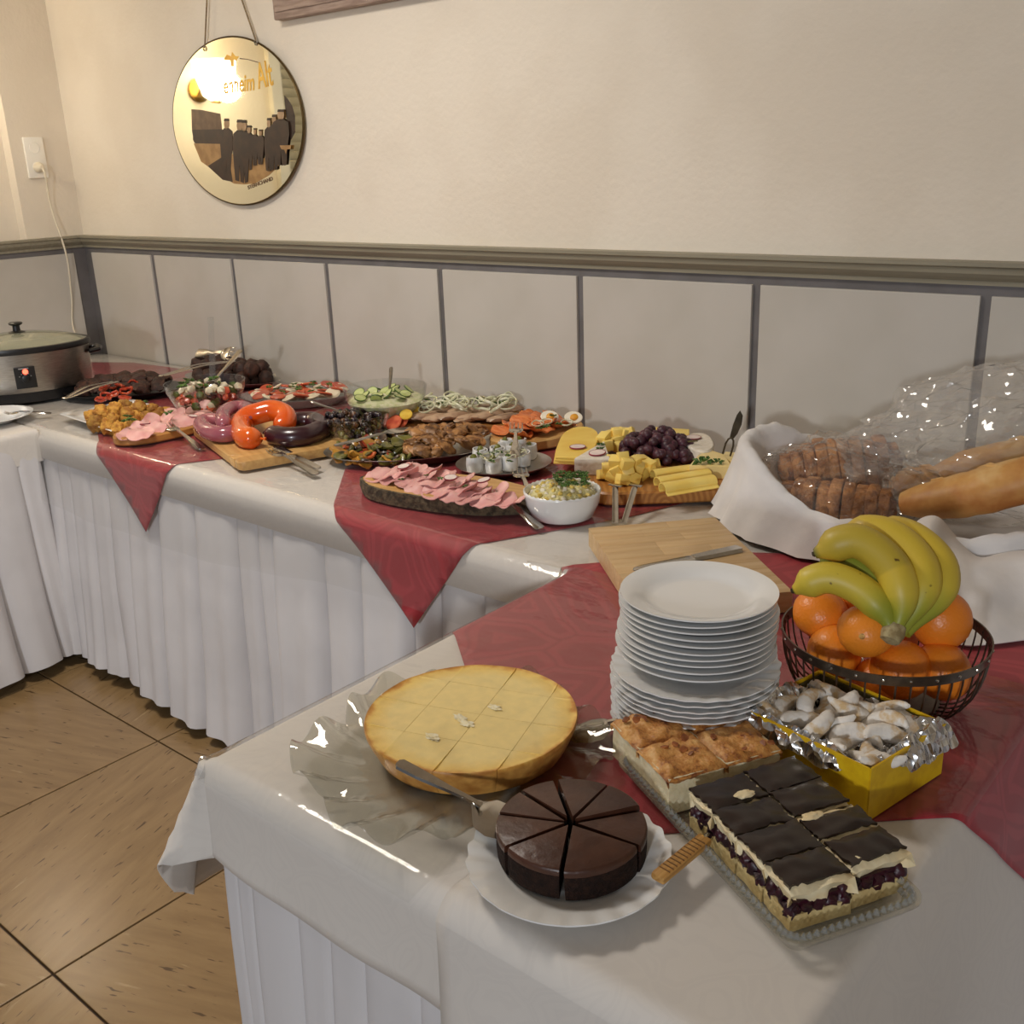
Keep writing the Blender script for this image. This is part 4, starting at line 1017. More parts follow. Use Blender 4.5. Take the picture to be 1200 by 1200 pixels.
pr_('printed_cart', [cpx(*p) for p in [(290, 560), (430, 470), (480, 500), (500, 640), (510, 700), (420, 680)]], m_prn, 1)
pr_('printed_tree', [cpx(*p) for p in [(960, -60), (985, -40), (1030, 30), (1055, 120), (1058, 260), (1020, 330), (985, 200)]], m_prn, 0)
FLV = [2]
def figure(x, y0, y1, w, hat=False):
    FLV[0] += 1.4; lv = FLV[0]
    h = y1-y0; hd = h*.13
    body = [(x-w*.16, y0+hd*1.25), (x-w*.45, y0+hd*1.7), (x-w*.5, y0+h*.45), (x-w*.42, y0+h*.66), (x-w*.3, y0+h*.97), (x-w*.02, y0+h*.99), (x, y0+h*.72), (x+w*.08, y0+h*.99), (x+w*.34, y0+h*.97), (x+w*.42, y0+h*.62), (x+w*.5, y0+h*.42), (x+w*.45, y0+hd*1.7), (x+w*.16, y0+hd*1.25)]
    pr_('printed_figure', [cpx(*p) for p in body], m_prn, lv)
    pr_('printed_face', [cpx(x+w*.2*math.cos(a), y0+hd*.7+hd*.72*math.sin(a)) for a in [2*PI*i/12 for i in range(12)]], m_skin, lv)
    pr_('printed_cap', [cpx(*p) for p in [(x-w*(.32 if hat else .2), y0+hd*.3), (x-w*.16, y0-hd*.05), (x+w*.16, y0-hd*.05), (x+w*(.32 if hat else .2), y0+hd*.3)]], m_prn, lv+1)
for f_ in [(455, 145, 640, 110, 0), (570, 155, 700, 120, 0), (612, 158, 715, 100, 0), (655, 205, 600, 75, 1), (708, 228, 560, 50, 0), (757, 240, 550, 65, 0), (832, 140, 610, 80, 0), (880, 110, 600, 90, 0), (940, 65, 560, 150, 0)]: figure(*f_[:4], bool(f_[4]))
pr_('printed_bench', [cpx(*p) for p in [(935, 378), (1035, 375), (1030, 410), (1000, 412), (990, 455), (975, 415), (950, 412)]], m_prl, 20)
def lettering(txt, name, m, h, px0, px1, lv=.0066, shear=.25, off=.0012, arc=None):
    cu_ = bpy.data.curves.new('t', 'FONT'); cu_.body = txt; cu_.size = h; cu_.extrude = .0004; cu_.shear = shear; cu_.offset = off
    ob = bpy.data.objects.new('t', cu_); COL.objects.link(ob); dg = bpy.context.evaluated_depsgraph_get(); me = bpy.data.meshes.new_from_object(ob.evaluated_get(dg))
    bpy.data.objects.remove(ob); me.materials.clear(); me.materials.append(m)
    a, b = Vector((*ml(*px0), 0)), Vector((*ml(*px1), 0)); w_ = max(v.co.x for v in me.vertices) or 1; k = (b-a).length/w_
    an = math.atan2((b-a).y, (b-a).x)
    for v in me.vertices:
        x, y = v.co.x*k, v.co.y
        if arc: y += arc*((2*x/(w_*k)-1)**2)
        v.co = Vector((a.x+x*math.cos(an)-y*math.sin(an), a.y+x*math.sin(an)+y*math.cos(an), lv+v.co.z))
    o_ = bpy.data.objects.new(name, me); COL.objects.link(o_); o_.parent = mr; return o_
lettering('enheim', 'gold_lettering', m_gold, .07, (262, 110), (299, 105))
lettering('Alt', 'gold_lettering', m_gold, .105, (303, 104), (321, 99), shear=.1)
lettering('STERNCHAND', 'small_lettering', m_prm, .016, (291, 222), (320, 211), shear=0, off=.0004)
pr_('gold_emblem', [(262, 70), (266, 64), (271, 66), (272, 61), (276, 66), (280, 66), (277, 71), (274, 70), (274, 78), (271, 78), (270, 71)], m_gold, 1)
pr_('emblem_line', [(281, 68), (290, 69), (304, 73), (304, 74), (290, 70), (281, 69.2)], m_prm, 1)
cm = mat('mirror cord', (150, 128, 92), .7, col2=(120, 100, 70), ns=100)
top = Vector((-3.0, WY-.012, 2.20)); tl_ = Mi @ top
for sgn, px in ((-1, (240, 55)), (1, (300, 48))):
    e_ = Vector((*ml(*px), .006)); MB().tube([e_, Vector((tl_.x, tl_.y, .006))], .0028, 6).build('cord', cm, mr)
    MB().tube([(e_.x+.007*math.cos(2*PI*i/14), e_.y-.005+.007*math.sin(2*PI*i/14), .008) for i in range(14)], .0016, 5, closed=True).build('ring', m_chrome, mr)
MB().lathe([(0, 0), (.006, 0), (.004, .02), (.007, .022), (0, .024)], 10, c=(tl_.x, tl_.y, -.004)).build('hook', m_chrome, mr)
# framed picture above
p0 = AY(333, 25, WY); pf = thing('picture_frame', 'weathered wooden picture frame at the top of the wall', 'picture frame', (p0.x, WY, p0.z))
m_fw = mat('weathered frame wood', (166, 144, 130), .6, col2=(138, 116, 104), ns=12, scale=(1, 8, 8), bump=.1)
Wf, Hf = .9, .6
for nm, x, z, w_, h_ in (('frame_rail', Wf/2, .03, Wf, .06), ('frame_rail', Wf/2, Hf-.03, Wf, .06), ('frame_stile', .03, Hf/2, .06, Hf-.12), ('frame_stile', Wf-.03, Hf/2, .06, Hf-.12)):
    o = MB().box((x, -.020, z), (w_, .036, h_), .004).build(nm, m_fw, pf); MB().box((x, -.040, z), (w_*.97 if w_ > .1 else .02, .006, h_*.97 if h_ > .1 else .02), .002).build('moulding', m_fw, o)
MB().box((Wf/2, -.012, Hf/2), (Wf-.1, .006, Hf-.1)).build('picture', mat('picture print', (150, 130, 100), .5, col2=(90, 96, 84), ns=5), pf)
# socket with plug and cord
s0, s1 = AX(29, 163, WX), AX(51, 200, WX)
so = thing('wall_socket', 'white double wall socket on the left wall', 'socket', (WX, (s0.y+s1.y)/2, (s0.z+s1.z)/2-.01), rot=(0, PI/2, 0))
m_sock = mat('white socket plastic', (244, 240, 230), .35, col2=(240, 235, 224), ns=20)
MB().box((0, 0, .006), (.15, .078, .012), .004).build('plate', m_sock, so)
m_hole = mat('socket recess grey', (120, 112, 100), .5, col2=(110, 102, 90), ns=20)
for k in (-1, 1):
    w_ = MB().lathe([(.021, .0115), (.0195, .0135), (.0185, .0118), (.017, .006), (0, .006)], 24, c=(k*.036, 0, 0)).build('outlet', m_sock, so)
    for b in (-1, 1): MB().lathe([(.0025, .006), (.0025, .0068), (0, .0068)], 10, c=(k*.036, b*.0095, 0)).build('contact_hole', m_hole, w_)
pc_ = thing('power_cord', 'white plug and cord running from the socket down to the slow cooker', 'cord', (WX+.012, so.location.y, so.location.z-.036))
m_cord = mat('white cord plastic', (226, 216, 194), .4, col2=(220, 209, 186), ns=20)
MB().lathe([(0, 0), (.019, 0), (.019, .014), (.013, .024), (.008, .036), (0, .037)], 20, M=Matrix.Rotation(PI/2, 4, 'Y')).build('plug', m_cord, pc_)
cpts = [(.034, 0, -.002), (.04, .004, -.03), (.022, .012, -.10), (.014, .022, -.18), (.036, .034, -.262), (.05, .04, -.31)]
e_ = Vector((-3.62, 1.66, TZ+.03))-Vector(pc_.location)
tgt = [AX(86, 385, WX+.03)-Vector(pc_.location), AX(84, 350, WX+.03)-Vector(pc_.location), AX(78, 300, WX+.05)-Vector(pc_.location)]
cpts = cpts[:4]+[tgt[2], tgt[1], tgt[0], (tgt[0]+Vector((.10, -.02, -.16))), e_]
MB().tube(catmull(cpts, 6), .0035, 6).build('cable', m_cord, pc_)
# ------------------------------------------------------------------ buffet along the wall
def face(p):      # rotation that turns local -y towards the viewer's place
    d_ = Vector((-p[0], -p[1])).normalized(); return math.atan2(d_.x, -d_.y)
m_dark = mat('dark platter glaze', (30, 26, 26), .3, col2=(24, 20, 20), ns=20)
m_silver = mat('stainless platter', (206, 202, 196), .30, 1., col2=(190, 186, 180), ns=20)
m_ltwood = wood('light beech board', (208, 166, 104), (184, 138, 80))
m_wood2 = wood('warm oak board', (184, 130, 66), (150, 98, 46), ns=5)
m_bark = mat('tree bark', (100, 86, 64), .9, col2=(60, 50, 37), ns=70, bump=1., bs=90, bd=.006)
m_ham = mat('pink cooked ham', (230, 180, 172), .42, col2=(216, 154, 150), ns=22, lo=.35, hi=.65, bump=.2, bs=50, rnd_h=.10, sss=.1)
m_hamfat = mat('ham rind', (190, 96, 96), .5, col2=(220, 170, 160), ns=30)
m_rad_w = mat('radish flesh', (232, 216, 208), .4, col2=(224, 204, 198), ns=60)
m_rad_r = mat('radish skin', (150, 42, 62), .4, col2=(130, 34, 54), ns=60)
m_tom = mat('tomato red', (180, 66, 44), .35, col2=(204, 100, 64), ns=50, rnd_h=.15, coat=.2)
m_moz = mat('white mozzarella', (232, 222, 196), .45, col2=(222, 208, 178), ns=40, rnd_h=.05)
m_egg = mat('egg white', (234, 226, 206), .35, col2=(228, 218, 196), ns=30); m_yolk = mat('egg yolk', (224, 158, 40), .5, col2=(210, 140, 32), ns=60)
m_onion = mat('onion ring', (226, 222, 196), .35, col2=(206, 206, 168), ns=40, rnd_h=.06)
m_fry = mat('golden breaded crust', (200, 148, 62), .7, col2=(160, 104, 36), ns=60, bump=1., bs=130, bd=.005, rnd_h=.3)
m_meat = mat('fried meat brown', (112, 66, 32), .5, col2=(78, 42, 20), ns=36, bump=.6, bs=80, bd=.004, rnd_h=.2, coat=.1)
m_mush = mat('roasted mushroom', (166, 118, 68), .45, col2=(110, 70, 36), ns=35, bump=.4, bs=70, bd=.003, rnd_h=.35)
m_dkmeat = mat('dark roast meat', (50, 30, 22), .65, col2=(72, 42, 30), ns=60, bump=.9, bs=110, bd=.004, rnd_h=.25)
def pw(p, l=0): return Vector((p.x, p.y, l))
def ellipse_rim(a, b, h, flat=.72, n=56, th=.0016):
    prof = [(0, .003), (flat, .003), (flat+.05, .005), (.93, h*.8), (1.0, h), (1.0, h-th), (.93, h*.8-th-.001), (flat+.05, .0012), (flat, 0), (0, 0)]
    return MB().lathe(prof, n, sx=a, sy=b)
def sheet(seed, a, b, wav=.006, fold=0., n=9, th=.0022):
    def fn(u, v):
        x, y = (u-.5)*2, (v-.5)*2
        X, Y = x*math.sqrt(1-y*y/2)*a, y*math.sqrt(1-x*x/2)*b
        z = wav*nz(X*24+seed, Y*24, seed)+.4*wav*nz(X*60, Y*60+seed, 1.)
        if fold and X > 0: z += fold*math.sin(min(1, X/a)*PI*.5)**2*a; X *= .8
        return (X, Y, z)
    return MB().grid(n, n, fn, th)
ham_me = [sheet(k*3.3, .047, .038, .010, (.2, .35, .05, .5)[k], 11).mesh('ham_slice', m_ham, 60) for k in range(4)]
def radish(loc, rot, label, group, s_=1.):
    t_ = thing('radish_slice', label, 'radish slice', loc, group=group, rot=rot); 
    o1 = MB().lathe([(0, 0), (.0125*s_, 0), (.0125*s_, .0022), (0, .0022)], 20).build('flesh', m_rad_w, t_)
    MB().lathe([(.0125*s_, -.0002), (.0136*s_, -.0002), (.0136*s_, .0024), (.0125*s_, .0024)], 20, closed=True).build('red_skin', m_rad_r, t_); return t_
leafm = MB()
for k in range(5):
    a = k*1.26; leafm.add([(0, 0, 0), (.006*math.cos(a-.5), .006*math.sin(a-.5), .003), (.011*math.cos(a), .011*math.sin(a), .001+.002*(k % 2)), (.006*math.cos(a+.5), .006*math.sin(a+.5), .003), (.005*math.cos(a), .005*math.sin(a), -.0012)], [(0, 1, 2), (0, 2, 3), (0, 4, 1), (1, 4, 2), (2, 4, 3), (3, 4, 0)])
leaf_me = leafm.mesh('parsley_sprig', m_herb, 0)
def herb(loc, label, group, s_=1.): 
    o_ = inst('parsley_sprig', leaf_me, None, loc, (rnd.uniform(-.3, .3), rnd.uniform(-.3, .3), rnd.uniform(0, 6)), s_); return props(o_, label, 'parsley', group)

# ---- slow cooker
ctr = Vector((-3.46, 1.56, TZ)); q = A(36, 474, TZ); v2 = Vector((q.x, q.y, 0)).normalized(); ctr = Vector((q.x, q.y, TZ))+v2*.165
sk = thing('slow_cooker', 'oval stainless steel slow cooker with glass lid and glowing red light at the left edge', 'slow cooker', ctr, face(ctr))
CA, CB = .212, .155
MB().lathe([(0, .0), (.88, 0), (.93, .004), (.95, .035), (.90, .04), (0, .04)], 64, sx=CA, sy=CB).build('base', m_black, sk)
MB().lathe([(.94, .034), (.965, .036), (.985, .06), (1.0, .15), (1.005, .162), (.98, .166), (.95, .16)], 72, sx=CA, sy=CB).build('body', m_brush, sk)
MB().lathe([(.93, .158), (1.03, .160), (1.045, .168), (1.03, .178), (.99, .180), (.95, .174)], 72, sx=CA, sy=CB, closed=True).build('rim', m_black, sk)
ld = MB().lathe([(0, .214), (.3, .212), (.6, .203), (.85, .190), (.98, .178), (.985, .174), (.85, .186), (.6, .199), (.3, .208), (0, .21)], 64, sx=CA, sy=CB).build('lid', thin_glass('steamed lid glass', (.75, .77, .66), 2.0, .05, haze=.35, hcol=(.62, .62, .48)), sk)
kn = MB().lathe([(.024, .208), (.026, .214), (.012, .218), (.011, .234), (.020, .238), (.022, .243), (.018, .246), (0, .246)], 24).build('knob', m_black, ld)
for sg in (-1, 1):
    h_ = MB(); h_.tube([(sg*CA*.98, -.045, .135), (sg*(CA+.025), -.04, .138), (sg*(CA+.032), 0, .139), (sg*(CA+.025), .04, .138), (sg*CA*.98, .045, .135)], .010, 8, sq=(.8, 1.2)); h_.build('side_handle', m_black, sk)
cpm = MB().grid(7, 5, lambda u, v: ((u-.5)*.062, -CB*1.003*math.sqrt(1-(((u-.5)*.062)/CA)**2)-.003-.003*(v), .052+.068*v), .006).build('control_panel', m_black, sk)
mdl = NT('red indicator light'); mdl.b.inputs['Emission Color'].default_value = (1, .08, .04, 1); mdl.b.inputs['Emission Strength'].default_value = 4; mdl.b.inputs['Base Color'].default_value = (.8, .05, .03, 1)
dial = MB().lathe([(.013, 0), (.012, .006), (.008, .008), (0, .008)], 20, M=Matrix.Translation((0, -CB-.008, .085)) @ Matrix.Rotation(PI/2, 4, 'X')).build('dial', m_black, cpm)
MB().lathe([(.0085, 0), (.0075, .003), (0, .0038)], 16, M=Matrix.Translation((.002, -CB-.007, .106)) @ Matrix.Rotation(PI/2, 4, 'X')).build('indicator_light', mdl.m, cpm)
m_mark = mat('panel marking grey', (150, 148, 146), .5, col2=(140, 138, 136), ns=20)
MB().box((-.002, -CB-.0075, .1165), (.030, .001, .004)).build('panel_marking', m_mark, cpm)
for k in range(5):
    a = PI*(1.15+k*.175)*-1; MB().box((.019*math.cos(a), -CB-.0075, .085-.019*math.sin(-a) if False else .083+.019*math.sin(a)), (.003, .001, .003)).build('panel_marking', m_mark, cpm)
for a in (-.5, .1, .6): MB().lathe([(.012, 0), (.01, -.0), (.01, .006), (0, .006)], 12, c=(CA*.8*math.sin(a), -CB*.8*math.cos(a), -.0005)).build('foot', m_black, sk)

# ---- plate and spoon at the left edge
lp = A(-14, 494, TZ); o = MB().lathe(plate_prof(.13, .02), 64).build('dinner_plate', m_porc, loc=(lp.x, lp.y, TZ)); props(o, 'white plate cut off by the left edge of the picture', 'plate')
cutlery('serving_fork', 'fork lying on the plate at the left edge', 'fork', .19, A(60, 484, TZ+.008), A(5, 484, TZ+.022), 0, 1.2)

# ---- dark dish with red pepper rings
dc = A(148, 462, TZ); dd_ = thing('dark_platter', 'dark oval platter of roast meat and red pepper rings beside the slow cooker', 'platter', (dc.x, dc.y, TZ), .75)
ellipse_rim(.20, .13, .02).build('platter_dish', m_dark, dd_)
DM = Matrix.Translation(dd_.location) @ Matrix.Rotation(.75, 4, 'Z')
mm = [MB().blob((0, 0, 0), (.036, .028, .020), 2, .5, 2.2, k).mesh('roast_piece', m_dkmeat) for k in range(3)]
for k in range(34):
    a, r_ = k*2.4, math.sqrt((k+.5)/34)*.78; x, y = r_*.19*math.cos(a), r_*.12*math.sin(a)
    o = inst('roast_piece', mm[k % 3], None, DM @ Vector((x, y, .016+.036*(1-r_*r_))), (rnd.uniform(-.5, .5), rnd.uniform(-.5, .5), rnd.uniform(0, 6)), rnd.uniform(.7, 1.05))
    props(o, 'piece of dark roast meat on the platter beside the slow cooker', 'roast meat', 'roast meat on the dark platter')
m_pep = mat('red pepper ring', (166, 44, 24), .35, col2=(190, 78, 40), ns=40, coat=.2, rnd_h=.2)
def ringmesh(name, R_, r_, m, wob=.15, seed=0, arc=1., n=22): 
    k = n if arc >= 1 else int(n*arc)+1
    pts = [(R_*(1+wob*nz(math.cos(2*PI*i/n), math.sin(2*PI*i/n), seed))*math.cos(2*PI*i/n), R_*(1+wob*nz(math.cos(2*PI*i/n), math.sin(2*PI*i/n), seed+3))*math.sin(2*PI*i/n), .003*nz(i*.4, seed, 2)) for i in range(k)]
    return MB().tube(pts, r_, 6, closed=arc >= 1, sq=(1.3, .8)).mesh(name, m)
prm = [ringmesh('pepper_ring', .017, .0035, m_pep, .5, k) for k in range(3)]
for k, (px, py) in enumerate([(122, 455), (133, 462), (124, 464), (142, 452), (148, 458), (137, 447), (155, 450), (118, 468), (146, 466), (131, 452)]):
    p = A(px, py, TZ+.048); o = inst('pepper_ring', prm[k % 3], None, p, (rnd.uniform(.0, .5), rnd.uniform(-.3, .3), rnd.uniform(0, 3)), 1.0)
    props(o, 'red pepper ring on the roast meat beside the slow cooker', 'pepper ring', 'pepper rings on the dark platter')
def tongs(label, a, b, L=.25, op=.03, lift=.02):
    t_ = thing('tongs', label, 'tongs')
    for sg in (-1, 1):
        pts = [(0, 0, 0), (.02, sg*op*.25, 0), (L*.5, sg*op*.6, lift*.3), (L*.85, sg*op*.5, 0), (L, sg*op*.25, -.005)]
        MB().tube(catmull(pts, 5), .0085, 8, sq=(.18, 1.)).build('arm', m_chrome, t_)
        MB().blob((L*.98, sg*op*.28, -.004), (.018, .010, .003), 2, .1, 2).build('grip', m_chrome, t_)
    MB().tube([(0, -.008, 0), (-.006, 0, 0), (0, .008, 0)], .007, 8, sq=(.3, 1)).build('hinge', m_chrome, t_)
    return place(t_, a, b)
tongs('steel tongs resting on the platter of pepper rings beside the slow cooker', A(78, 466, TZ+.075), A(150, 440, TZ+.07), .26)

# ---- square plate with breaded cauliflower
sc_ = A(146, 489, TZ); sp = thing('square_plate', 'white square plate of golden breaded florets', 'plate', (sc_.x, sc_.y, TZ), .0)
c4 = [A(75, 486, TZ+.016), A(153, 516, TZ+.016), A(216, 484, TZ+.016), A(140, 466, TZ+.016)]
ex = ((c4[1]-c4[0])+(c4[2]-c4[3])).normalized(); sp.rotation_euler = (0, 0, math.atan2(ex.y, ex.x)); wS = .36; hS = .235
ctr4 = sum(c4, Vector())/4; sp.location = (ctr4.x, ctr4.y, TZ)
mb = MB(); rg = [(.06, .004), (.05, .004), (.012, .016), (0, .02), (-.002, .0185), (.012, .012), (.05, 0), (.06, 0)]; vs = []; fs = []; n = 24
for b, z in rg: vs += [(x, y, z) for x, y in rect(wS-2*b, hS-2*b, .012, 5)]
for l in range(len(rg)-1):
    for k in range(n): r2_ = (k+1) % n; fs.append((l*n+k, l*n+r2_, (l+1)*n+r2_, (l+1)*n+k))
fs += [tuple(range(n)), tuple((len(rg)-1)*n+k for k in range(n))[::-1]]
mb.add(vs, fs).build('dish', m_porc, sp, angle=50)
fm = [MB().blob((0, 0, 0), (.027, .024, .022), 3, .38, 2.4, k*2.1).mesh('breaded_floret', m_fry, 70) for k in range(4)]
for k, (px, py, dz, s_) in enumerate([(112, 496, .025, 1), (127, 500, .02, .95), (140, 503, .022, .9), (155, 500, .024, .95), (170, 494, .024, 1), (185, 488, .026, 1.1), (120, 484, .045, 1), (135, 482, .05, 1.05), (150, 486, .05, .9), (163, 480, .05, 1), (178, 482, .04, .95), (108, 488, .022, .9), (147, 476, .048, .85), (195, 486, .02, .8), (133, 493, .035, .85), (160, 489, .04, .8)]):
    o = inst('breaded_floret', fm[k % 4], None, A(px, py, TZ+dz), (rnd.uniform(0, 6), rnd.uniform(0, 6), rnd.uniform(0, 6)), s_)
    props(o, 'golden breaded floret on the white square plate', 'floret', 'breaded florets on the square plate')
for k, (px, py) in enumerate([(150, 488), (154, 492), (148, 493), (168, 472), (163, 473), (130, 478), (198, 484)]): herb(A(px, py, TZ+.06), 'parsley sprig on the breaded florets', 'parsley on the breaded florets', 1.5)

# ---- ham on a board, left
def ham_board(label, hl, grp, c_, ang, a, b, spots, rads, bark=False, h=.022):
    t_ = thing('serving_board', label, 'serving board', (c_.x, c_.y, TZ), ang)
    pl = ell(a, b, 48, .06 if bark else .02, 3.)
    if bark:
        MB().prism(ell(a*.985, b*.97, 48, .06, 3.), .0005, h, .001).build('wood_face', m_ltwood, t_)
        bkm = MB(); vs = []; fs = []; n = 72; P_ = ell(1, 1, n, .06, 3.)
        for s_, z in ((.985, h-.0005), (1.02, h-.002), (1.03, h*.5), (1.01, 0), (.98, 0)):
            vs += [(x*a*(s_+.012*nz(k*.9, z*90, 2)), y*b*(s_+.02*nz(k*.9, z*90, 2)), z) for k, (x, y) in enumerate(P_)]
        for l in range(4):
            for k in range(n): r2_ = (k+1) % n; fs.append((l*n+k, l*n+r2_, (l+1)*n+r2_, (l+1)*n+k))
        bkm.add(vs, fs).build('bark_edge', m_bark, t_, angle=50)
    else: MB().prism(pl, 0, h, .004).build('board', m_wood2, t_, angle=30)
    for k, (px, py, dz, rx, ry) in enumerate(spots):
        o_ = inst('ham_slice', ham_me[k % 4], None, A(px, py, TZ+h+dz), (rx, ry, rnd.uniform(-.5, .5)+ang), rnd.uniform(.7, .95)); props(o_, hl, 'ham slice', grp)
    for k, (px, py, dz) in enumerate(rads): radish(A(px, py, TZ+h+dz), (rnd.uniform(-.15, .2), rnd.uniform(-.15, .15), 0), 'radish slice on '+hl.split(' on ')[1], 'radish slices on '+hl.split(' on ')[1], 1.05)
    return t_
l_, r_ = A(140, 513, TZ+.02), A(262, 482, TZ+.02)
ham_board('wooden board of pink ham slices beside the breaded florets', 'pink ham slice on the board beside the breaded florets', 'ham slices on the left board', A(198, 500, TZ+.015), math.atan2((r_-l_).y, (r_-l_).x), (r_-l_).length/2*.98, .085,
          [(x, 509-(x-150)*.24+dy, .004+.003*(k % 3), .25, -.1) for k, (x, dy) in enumerate([(150, 0), (158, -5), (166, 2), (174, -6), (182, 1), (190, -7), (198, 0), (207, -7), (215, 0), (224, -6), (232, -1), (240, -7), (250, -3), (170, -10), (200, -13), (225, -13)])],
          [(226, 488, .016), (170, 497, .014)])
cutlery('serving_fork', 'silver fork on the left ham board with its handle over the red cloth', 'fork', .20, A(237, 526, TZ+.004), A(196, 497, TZ+.034), 0, 1.3)

# ---- tomato mozzarella salad in a glass bowl
def glass_bowl(name, label, c_, R_, h, rb, m=m_glass, n=48):
    pts = [(rb, 0), (rb+.006, .001), (rb+(R_-rb)*.55, h*.35), (R_*.97, h*.8), (R_, h), (R_-.003, h), (R_*.96-.003, h*.8), (rb+(R_-rb)*.52, h*.36), (rb, .004), (0, .004)]
    o_ = MB().lathe([(0, 0)]+pts, n).build(name, m, loc=(c_.x, c_.y, TZ), angle=60); return props(o_, label, 'bowl')
b1 = (A(193, 452, .855)+A(285, 442, .855))/2; b1.z = TZ
glass_bowl('glass_bowl', 'clear glass bowl of tomato and mozzarella salad', b1, .118, .105, .06)
m_olg = mat('green salad leaf', (78, 96, 40), .5, col2=(50, 62, 26), ns=30, rnd_h=.2)
sal = [MB().blob((0, 0, 0), (.013, .012, .011), 1, .3, 2, k).mesh('salad_piece', m) for k, m in enumerate((m_tom, m_moz, m_olg, mat('dark olive', (40, 30, 30), .3, col2=(56, 44, 34), ns=30)))]
names = ['tomato piece', 'mozzarella ball', 'green salad piece', 'dark olive piece']
r5 = random.Random(21)
for k in range(110):
    z = r5.uniform(.012, .088); R_ = (.05+.05*min(1, z/.08))*math.sqrt(r5.random())*.98+.004; a = r5.uniform(0, 6.283)
    if z < .06 and R_ < .035: continue
    ty = r5.choice((0, 0, 2, 2, 3, 1) if z < .075 else (1, 1, 0, 2, 1))
    o = inst('salad_piece', sal[ty], None, (b1.x+R_*math.cos(a), b1.y+R_*math.sin(a), TZ+z+(.018*(1-R_/.1) if z > .06 else 0)), (r5.uniform(0, 3), r5.uniform(0, 3), 0), r5.uniform(.8, 1.25))
    props(o, names[ty]+' in the glass bowl of tomato and mozzarella salad', 'salad piece', names[ty]+'s in the tomato salad')
for px, py in [(216, 449), (222, 446), (238, 452), (214, 453), (250, 444)]: herb(A(px, py, TZ+.115), 'parsley on the tomato and mozzarella salad', 'parsley on the tomato salad', 1.8)
cutlery('serving_spoon', 'serving spoon standing in the tomato and mozzarella salad', 'spoon', .22, A(282, 410, TZ+.17)+Vector((.15, -.1, 0))*0, b1+Vector((0, .0, .07)), 0, 1.3)
m_clr = thin_glass('clear acrylic', (.93, .93, .92), 1.5, .03, haze=.04)
lt_ = thing('acrylic_ladle', 'clear plastic ladle standing upright in the tomato and mozzarella salad', 'ladle')
MB().tube([(0, 0, 0), (.12, 0, 0), (.2, 0, .004)], .009, 8, sq=(.3, 1)).build('handle', m_clr, lt_); MB().lathe([(0, -.016), (.018, -.012), (.026, 0), (.024, 0), (.016, -.01), (0, -.013)], 20, c=(.215, 0, .012)).build('ladle_bowl', m_chrome, lt_)
place(lt_, AY(247, 372, 1.79), b1+Vector((.01, .02, .085)))

# ---- meatballs at the back
mc = A(286, 446, TZ); mc.y = min(mc.y, 2.06); mp = thing('oval_platter', 'oval platter of dark meatballs against the back wall', 'platter', (mc.x, mc.y, TZ), .1)
ellipse_rim(.21, .105, .022).build('platter_dish', m_silver, mp)
mbm = [MB().blob((0, 0, 0), (.030, .029, .025), 2, .25, 2, k).mesh('meatball', m_dkmeat) for k in range(3)]
k = 0
for lay, (nx, ny, z) in enumerate([(7, 3, .028), (6, 2, .06)]):
    for i in range(nx):
        for j in range(ny):
            x = (i-(nx-1)/2)*.053+rnd.uniform(-.006, .006); y = (j-(ny-1)/2)*.05+rnd.uniform(-.006, .006)
            if (x/.185)**2+(y/.09)**2 > 1: continue
            o = inst('meatball', mbm[k % 3], None, (mc.x+x*math.cos(.1)-y*math.sin(.1), mc.y+x*math.sin(.1)+y*math.cos(.1), TZ+z), (rnd.uniform(0, 3), rnd.uniform(0, 3), 0)); k += 1
            props(o, 'dark meatball on the oval platter against the back wall', 'meatball', 'meatballs by the wall')
tongs('steel tongs lying across the meatballs at the back wall', A(190, 440, TZ+.09), A(262, 424, TZ+.095), .26, .028)
cutlery('salad_server', 'slotted silver serving fork leaning over the meatballs', 'fork', .2, A(266, 424, TZ+.1)+Vector((-.25, .05, 0)), A(275, 414, TZ+.11), .8, 2.2)

# ---- tomato and mozzarella platter
tc = A(352, 471, TZ); tp = thing('glass_platter', 'oval glass platter of sliced tomato and mozzarella', 'platter', (tc.x, tc.y, TZ), .75)
ellipse_rim(.185, .13, .03).build('platter_dish', thin_glass('frosted platter glass', (.8, .82, .8), 2., .08, bump=.5, bs=60, bd=.004, haze=.2), tp)
disc_t = MB().lathe([(0, 0), (.025, 0), (.027, .003), (.025, .006), (0, .006)], 18).mesh('tomato_slice', m_tom); disc_m = MB().lathe([(0, 0), (.022, 0), (.025, .004), (.021, .008), (0, .008)], 18).mesh('mozzarella_slice', m_moz)
TMx = Matrix.Translation(tp.location) @ Matrix.Rotation(.75, 4, 'Z')
k = 0
for ring_, (ra, cnt) in enumerate([(.78, 22), (.45, 13), (.12, 5)]):
    for i in range(cnt):
        a = 2*PI*i/cnt+ring_; tt = k % 2
        o = inst('tomato_slice' if tt else 'mozzarella_slice', disc_t if tt else disc_m, None, TMx @ Vector((.165*ra*math.cos(a), .115*ra*math.sin(a), .016+.012*(2-ring_)*.6+.004*tt)), (rnd.uniform(-.45, .45), rnd.uniform(-.45, .45), 0), rnd.uniform(.85, 1.1)); k += 1
        props(o, ('tomato' if tt else 'mozzarella')+' slice on the oval glass platter', ('tomato' if tt else 'mozzarella')+' slice', 'tomato and mozzarella slices')
for k in range(12):
    a = k*2.4; herb(TMx @ Vector((.12*math.sqrt(k/12)*math.cos(a), .08*math.sqrt(k/12)*math.sin(a), .046)), 'basil leaf on the tomato and mozzarella platter', 'basil leaves on the platter', 1.2)

